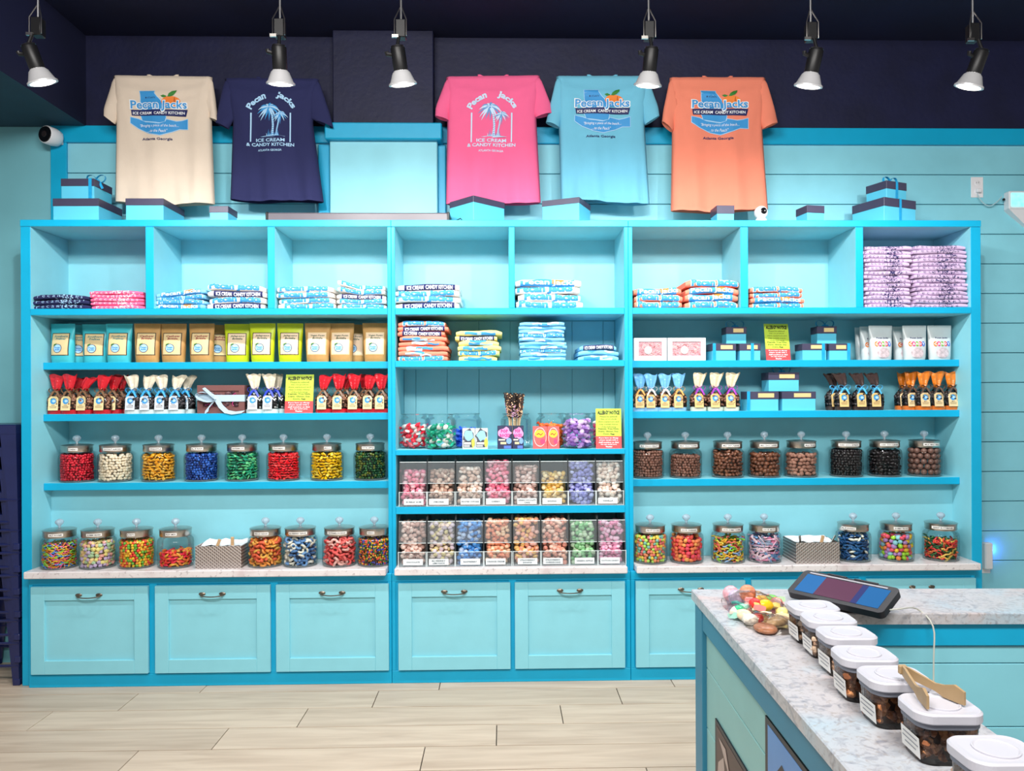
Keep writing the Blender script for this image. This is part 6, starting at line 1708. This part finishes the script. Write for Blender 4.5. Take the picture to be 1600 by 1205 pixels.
# --- food tubs with white lids
TUB = glass('clear_tub', (240, 244, 246), 1.0); SEAL = mat('grey_seal', (118, 122, 134), 0.5, var=0.05); LIDW = mat('white_lid', (202, 201, 210), 0.35, var=0.02)
def rrect(w, d, r, z, n=8):
    pts = []
    for cx_, cy_, a0 in ((w / 2 - r, d / 2 - r, 0), (-w / 2 + r, d / 2 - r, 90), (-w / 2 + r, -d / 2 + r, 180), (w / 2 - r, -d / 2 + r, 270)):
        for i in range(n + 1):
            a = math.radians(a0 + 90 * i / n); pts.append(Vector((cx_ + r * math.cos(a), cy_ + r * math.sin(a), z)))
    return pts
def tub(label, x, y, rz, cols, seed, w=0.110, d=0.092, h=0.085):
    u = thing('food_tub', label, 'container', (x, y, CT), rz, 'lidded food tubs in a row on the counter')
    mb = MB(); mb.loft([rrect(w - 0.024, d - 0.024, 0.02, 0.0), rrect(w - 0.018, d - 0.018, 0.022, 0.004), rrect(w - 0.01, d - 0.01, 0.024, h - 0.026)], 0, True, False); mb.build('tub_body', TUB, u, True)
    mb = MB(); mb.loft([rrect(w - 0.012, d - 0.012, 0.024, h - 0.027), rrect(w - 0.007, d - 0.007, 0.025, h - 0.025), rrect(w - 0.007, d - 0.007, 0.025, h - 0.017)], 0, False, False); mb.build('seal_ring', SEAL, u, True)
    mb = MB(); mb.loft([rrect(w - 0.003, d - 0.003, 0.026, h - 0.017), rrect(w, d, 0.027, h - 0.015), rrect(w, d, 0.027, h - 0.003), rrect(w - 0.006, d - 0.006, 0.025, h), rrect(w - 0.022, d - 0.022, 0.02, h - 0.0008)]); lid = mb.build('lid', LIDW, u, False)
    mb = MB(); mb.lathe([(0.031, h - 0.0008), (0.031, h + 0.0014), (0.029, h + 0.0018), (0.027, h + 0.0002), (0.01, h + 0.0002)], 28); mb.build('lid_button', LIDW, lid, False)
    rng = random.Random(seed); mb = MB(); hw, hd = w / 2 - 0.014, d / 2 - 0.014
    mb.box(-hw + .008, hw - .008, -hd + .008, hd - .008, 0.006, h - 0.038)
    for i in range(95):
        k_ = rng.random(); s_ = rng.uniform(0.012, 0.024); z_ = rng.uniform(0.010, h - 0.032)
        if k_ < 0.3: p = (-hw + 0.004, rng.uniform(-hd, hd), z_)
        elif k_ < 0.65: p = (rng.uniform(-hw, hw), -hd + 0.004, z_)
        elif k_ < 0.75: p = (hw - 0.004, rng.uniform(-hd, hd), z_)
        else: p = (rng.uniform(-hw, hw), rng.uniform(-hd, hd), h - 0.036)
        piece(mb, 'chunk', p, s_ * 0.8, rng, 1 + rng.randrange(len(cols)))
    o = mb.build('brittle', [heart(cols[0])] + [cm(c, .35) for c in cols], u); o['kind'] = 'stuff'; o['label'] = 'broken brown brittle pieces'
    wall = lambda z_, l: -(w / 2 - lerp(0.009, 0.005, (z_ - 0.004) / (h - 0.03))) - l
    mb = MB(); mb.grid(lambda a, b: Vector((wall(lerp(0.009, 0.042, b), 0.0006), lerp(d * 0.3, -d * 0.36, a), lerp(0.009, 0.042, b))), 4, 4); lb = mb.build('tub_label', WHITE, u)
    for i, ww in enumerate((0.5, 0.56, 0.4)):
        mb = MB(); z_ = 0.034 - i * 0.008; mb.grid(lambda a, b: Vector((wall(z_ + 0.0022 * b, 0.0012), -d * 0.03 + lerp(d * ww / 2, -d * ww / 2, a), z_ + 0.0022 * b)), 2, 1); mb.build('label_print_line', mat('print_grey', (150, 152, 158), 0.6), lb)
    return u
BR = [(150, 96, 62), (122, 74, 46), (174, 120, 80)]; BR2 = [(170, 140, 116), (140, 112, 92), (190, 164, 140)]
tubs = [(1270, 951, 'farthest, beside the tablet'), (1294, 970, 'second from the tablet'), (1322, 994, 'third from the tablet'), (1350, 1027, 'in the middle of the row'), (1396, 1061, 'fifth from the tablet, partly under the tongs'), (1468, 1108, 'carrying the wooden tongs'), (1556, 1180, 'nearest the camera')]
tub_pos = []
for i, (px, py, wh) in enumerate(tubs):
    p = atz(px, py, CT + 0.076)
    tub_pos.append(p)
for i, (p, (px, py, wh)) in enumerate(zip(tub_pos, tubs)):
    tub('clear food tub with white lid, ' + wh, p.x, p.y, TH + 0.02 * (-1) ** i, BR if i in (3, 4, 5) else BR2, 90 + i)
# wooden tongs resting on two lids
TONG = mat('tan_tongs', (176, 148, 110), 0.5, var=0.12, scale=14)
zt2 = CT + 0.0865
a0 = atz(1410, 1046, zt2 + 0.02); e1 = atz(1450, 1104, zt2 + 0.006); e2 = atz(1508, 1098, zt2 + 0.006)
u = thing('serving_tongs', 'tan wooden tongs lying across the food tub lids', 'tongs', (a0.x, a0.y, zt2))
o3 = Vector((a0.x, a0.y, zt2))
for e in (e1, e2):
    d = e - a0; sd = Vector((-d.y, d.x, 0)).normalized()
    mb = MB(); rings = []
    for t, hh, tt in ((0, 0.016, 0.004), (0.15, 0.017, 0.004), (0.55, 0.013, 0.004), (0.68, 0.02, 0.0045), (0.85, 0.027, 0.005), (1.0, 0.021, 0.004)):
        p = a0 + d * t - o3; p.z = max(p.z, hh / 2 + 0.0012)
        up_ = Vector((0, 0, 1)); rings.append([p - sd * tt / 2 - up_ * hh / 2, p + sd * tt / 2 - up_ * hh / 2, p + sd * tt / 2 + up_ * hh / 2, p - sd * tt / 2 + up_ * hh / 2])
    mb.loft(rings); mb.build('tong_arm', TONG, u)
mb = MB(); p = a0 - o3; mb.box(p.x - 0.007, p.x + 0.007, p.y - 0.005, p.y + 0.004, p.z - 0.008, p.z + 0.008, c=0.002); mb.build('tong_joint', TONG, u)
# --- tablet in a rugged case
CASE = mat('black_rubber_case', (26, 28, 36), 0.5, var=0.08)
bl = atz(1229, 927, CT + 0.02); br = atz(1379, 962, CT + 0.02)
ex = Vector((br.x - bl.x, br.y - bl.y, 0)); Lt = ex.length; ex.normalize(); ey = Vector((-ex.y, ex.x, 0)); rise = math.radians(27)
u = thing('tablet', 'tablet in a thick black case propped on the counter', 'tablet', (bl.x, bl.y, CT), math.atan2(ex.y, ex.x))
T = Matrix.Translation((0, 0, 0.02)) @ Matrix.Rotation(rise, 4, 'X')
DT = 0.108
mb = MB(); mb.T = T; mb.loft([[Vector((p.x + Lt / 2, p.y + DT / 2, p.z)) for p in rrect(Lt, DT, 0.014, z_)] for z_ in (-0.014, 0.006)]); mb.build('case', CASE, u, True)
for x0_, x1_ in ((0.07, 0.13), (0.15, 0.22)):
    mb = MB(); mb.T = T; mb.box(x0_, x1_, DT - 0.004, DT + 0.004, -0.008, 0.008, c=0.002); mb.build('case_ridge', CASE, u)
def screen_mat():
    m = bpy.data.materials.new('tablet_screen'); m.use_nodes = True
    N = m.node_tree.nodes; L = m.node_tree.links; b = N['Principled BSDF']
    tc = N.new('ShaderNodeTexCoord'); sp = N.new('ShaderNodeSeparateXYZ'); L.new(tc.outputs['Object'], sp.inputs[0])
    cr = N.new('ShaderNodeValToRGB'); cr.color_ramp.interpolation = 'CONSTANT'
    mr = N.new('ShaderNodeMapRange'); mr.inputs[1].default_value = 0.0; mr.inputs[2].default_value = Lt; L.new(sp.outputs[0], mr.inputs[0]); L.new(mr.outputs[0], cr.inputs[0])
    e = cr.color_ramp.elements; e[0].position = 0; e[0].color = rgb((44, 96, 150)); e[1].position = 0.27; e[1].color = rgb((88, 58, 78))  # reddish middle band is a reflection put into the screen colour
    for p_, c in ((0.66, (52, 58, 104)), (0.72, (40, 92, 144))): k_ = e.new(p_); k_.color = rgb(c)
    L.new(cr.outputs[0], b.inputs['Base Color']); L.new(cr.outputs[0], b.inputs['Emission Color'])
    b.inputs['Emission Strength'].default_value = 0.08; b.inputs['Roughness'].default_value = 0.08
    return m
mb = MB(); mb.T = T; mb.box(0.018, Lt - 0.018, 0.014, DT - 0.016, 0.006, 0.0068); mb.build('screen', screen_mat(), u)
mb = MB(); mb.T = T; mb.box(0.022, Lt - 0.03, DT - 0.0125, DT - 0.0075, 0.006, 0.0072); mb.build('bezel_bar', mat('bezel_grey', (150, 150, 160), 0.3), u)
mb = MB(); mb.box(0.02, Lt - 0.03, DT * 0.35, DT * 0.8, 0.0, 0.024, c=0.003); mb.build('stand_foot', CASE, u)
pA = Vector((br.x, br.y, CT + 0.03)) + ex * 0.004 + ey * 0.03
edge = ctr(0.60, -DB - 0.012, CT)
pts = [pA, pA + Vector((0.02, -0.012, 0.006)), Vector((edge.x - 0.05, edge.y + 0.02, CT + 0.01)), Vector((edge.x - 0.02, edge.y - 0.004, CT - 0.03)), Vector((edge.x - 0.022, edge.y - 0.01, CT - 0.12)), Vector((edge.x - 0.026, edge.y - 0.012, CT - 0.32))]
pw2 = []
for i in range(len(pts) - 1):
    for k_ in range(4):
        t = k_ / 4; p0 = pts[max(i - 1, 0)]; p1 = pts[i]; p2 = pts[i + 1]; p3 = pts[min(i + 2, len(pts) - 1)]
        pw2.append(0.5 * ((2 * p1) + (p2 - p0) * t + (2 * p0 - 5 * p1 + 4 * p2 - p3) * t * t + (3 * p1 - p0 - 3 * p2 + p3) * t ** 3))
pw2.append(pts[-1])
mb = MB(); mb.tube(pw2, 0.0021, 6); tag(mb.build('charging_cable', mat('pale_cable', (206, 206, 196), 0.45), None, True), 'thin pale charging cable hanging from the tablet', 'cable')
# --- clear bag of mixed wrapped sweets on the counter corner
cc = atz(1178, 958, CT)
def loose(label, px, py, kind, col, s, seed, z=0.0, sc=(1, 1, 1), col2=None, rough=0.3):
    s *= 1.3; rng = random.Random(seed); mb = MB(); p = atz(px, py, CT + s * 0.42 * sc[2] + z)
    R_ = Matrix.Rotation(rng.uniform(0, 6), 3, 'Z')
    if kind == 'bean':
        o = ob('loose_candy', wrapped([col, tuple(min(255, int(c * .5 + 120)) for c in col)]), None, p); o.rotation_euler = (rng.uniform(-.3, .3), rng.uniform(-.4, .4), rng.uniform(0, 6)); o.scale = (1.2, 1.2, 1.2)
        tag(o, label, 'candy', 'mixed sweets in the bag on the counter corner'); return
    vs, fs = PIECE[kind]
    mb.add([R_ @ Vector((v[0] * s * sc[0], v[1] * s * sc[1], v[2] * s * sc[2])) for v in vs], fs, 0)
    o = mb.build('loose_candy', [mat('loose_%d_%d_%d' % col, col, rough, var=0.25, scale=120)], None, 'all')
    o.location = p; tag(o, label, 'candy', 'mixed sweets in the bag on the counter corner')
for a in [
 ('pink and white swirled ball in the candy bag', 1142, 928, 'bigball', (226, 170, 180), 0.036, 1), ('blue grey swirled ball at the bag edge', 1150, 934, 'bigball', (190, 176, 200), 0.034, 2), ('orange pink ball standing highest in the candy bag', 1168, 927, 'bigball', (234, 144, 110), 0.036, 3, 0.016),
 ('green wrapped candy at the left of the bag', 1154, 955, 'bean', (50, 150, 110), 0.032, 4), ('cream wrapped candy in the middle of the bag', 1164, 962, 'bean', (232, 206, 170), 0.03, 5), ('red wrapped candy on top of the bag heap', 1180, 944, 'bean', (206, 44, 40), 0.032, 6, 0.016),
 ('yellow wrapped candy beside the red one', 1196, 946, 'bean', (240, 194, 30), 0.032, 7, 0.014), ('red and white candy at the right of the bag', 1213, 942, 'bean', (222, 110, 110), 0.03, 8), ('green wrapped candy behind at the right', 1205, 938, 'bean', (90, 150, 70), 0.03, 9), ('pale yellow candy low at the right', 1222, 958, 'bean', (232, 210, 130), 0.03, 10), ('white candy low in the front of the bag', 1172, 968, 'nut', (236, 224, 208), 0.028, 11), ('small red candy low in the bag front', 1184, 966, 'nut', (200, 60, 50), 0.022, 12), ('clear pink striped stick in the candy bag', 1196, 934, 'worm', (226, 150, 150), 0.02, 21, 0.01), ('teal twist at the back left of the bag', 1158, 944, 'worm', (70, 160, 150), 0.018, 22, 0.012), ('cream twist across the bag middle', 1190, 956, 'worm', (236, 220, 190), 0.018, 23, 0.012), ('pale pink candy at the bag middle', 1170, 950, 'nut', (236, 190, 180), 0.028, 24), ('golden candy behind the red one', 1190, 938, 'nut', (226, 170, 60), 0.026, 25, 0.01)]:
    loose(a[0], a[1], a[2], a[3], a[4], a[5], a[6], a[7] if len(a) > 7 else 0.0)
loose('brown praline disc in front of the candy bag', 1196, 982, 'bigball', (160, 106, 76), 0.056, 13, 0.0, (1, 0.8, 0.3))
loose('long tan praline lying beside the nearest candy', 1216, 971, 'bigball', (176, 144, 106), 0.06, 14, 0.006, (1.1, 0.55, 0.3))
def bagfilm(label, px, py, rx, ry, h, seed):
    rng = random.Random(seed); p = atz(px, py, CT); mb = MB(); n = 26; rings = []
    for t in (0.0, 0.25, 0.5, 0.75, 0.95):
        ring = []
        for j in range(n):
            a = 2 * math.pi * j / n; k_ = math.cos(t * 1.45) * (1 + 0.12 * rng.uniform(-1, 1))
            ring.append(Vector((rx * k_ * math.cos(a), ry * k_ * math.sin(a), 0.001 + h * math.sin(t * 1.6) * (1 + 0.1 * rng.uniform(-1, 1)))))
        rings.append(ring)
    mb.loft(rings); o = mb.build('cellophane_wrap', glass('crinkled_film', (252, 252, 252), 0.7), None, False); o.location = p; o.rotation_euler = (0, 0, -0.9)
    tag(o, label, 'wrap')
bagfilm('crinkled clear bag around the mixed sweets', 1180, 957, 0.10, 0.06, 0.05, 1)
bagfilm('crinkled clear wrap around the brown pralines', 1203, 981, 0.07, 0.05, 0.032, 2)
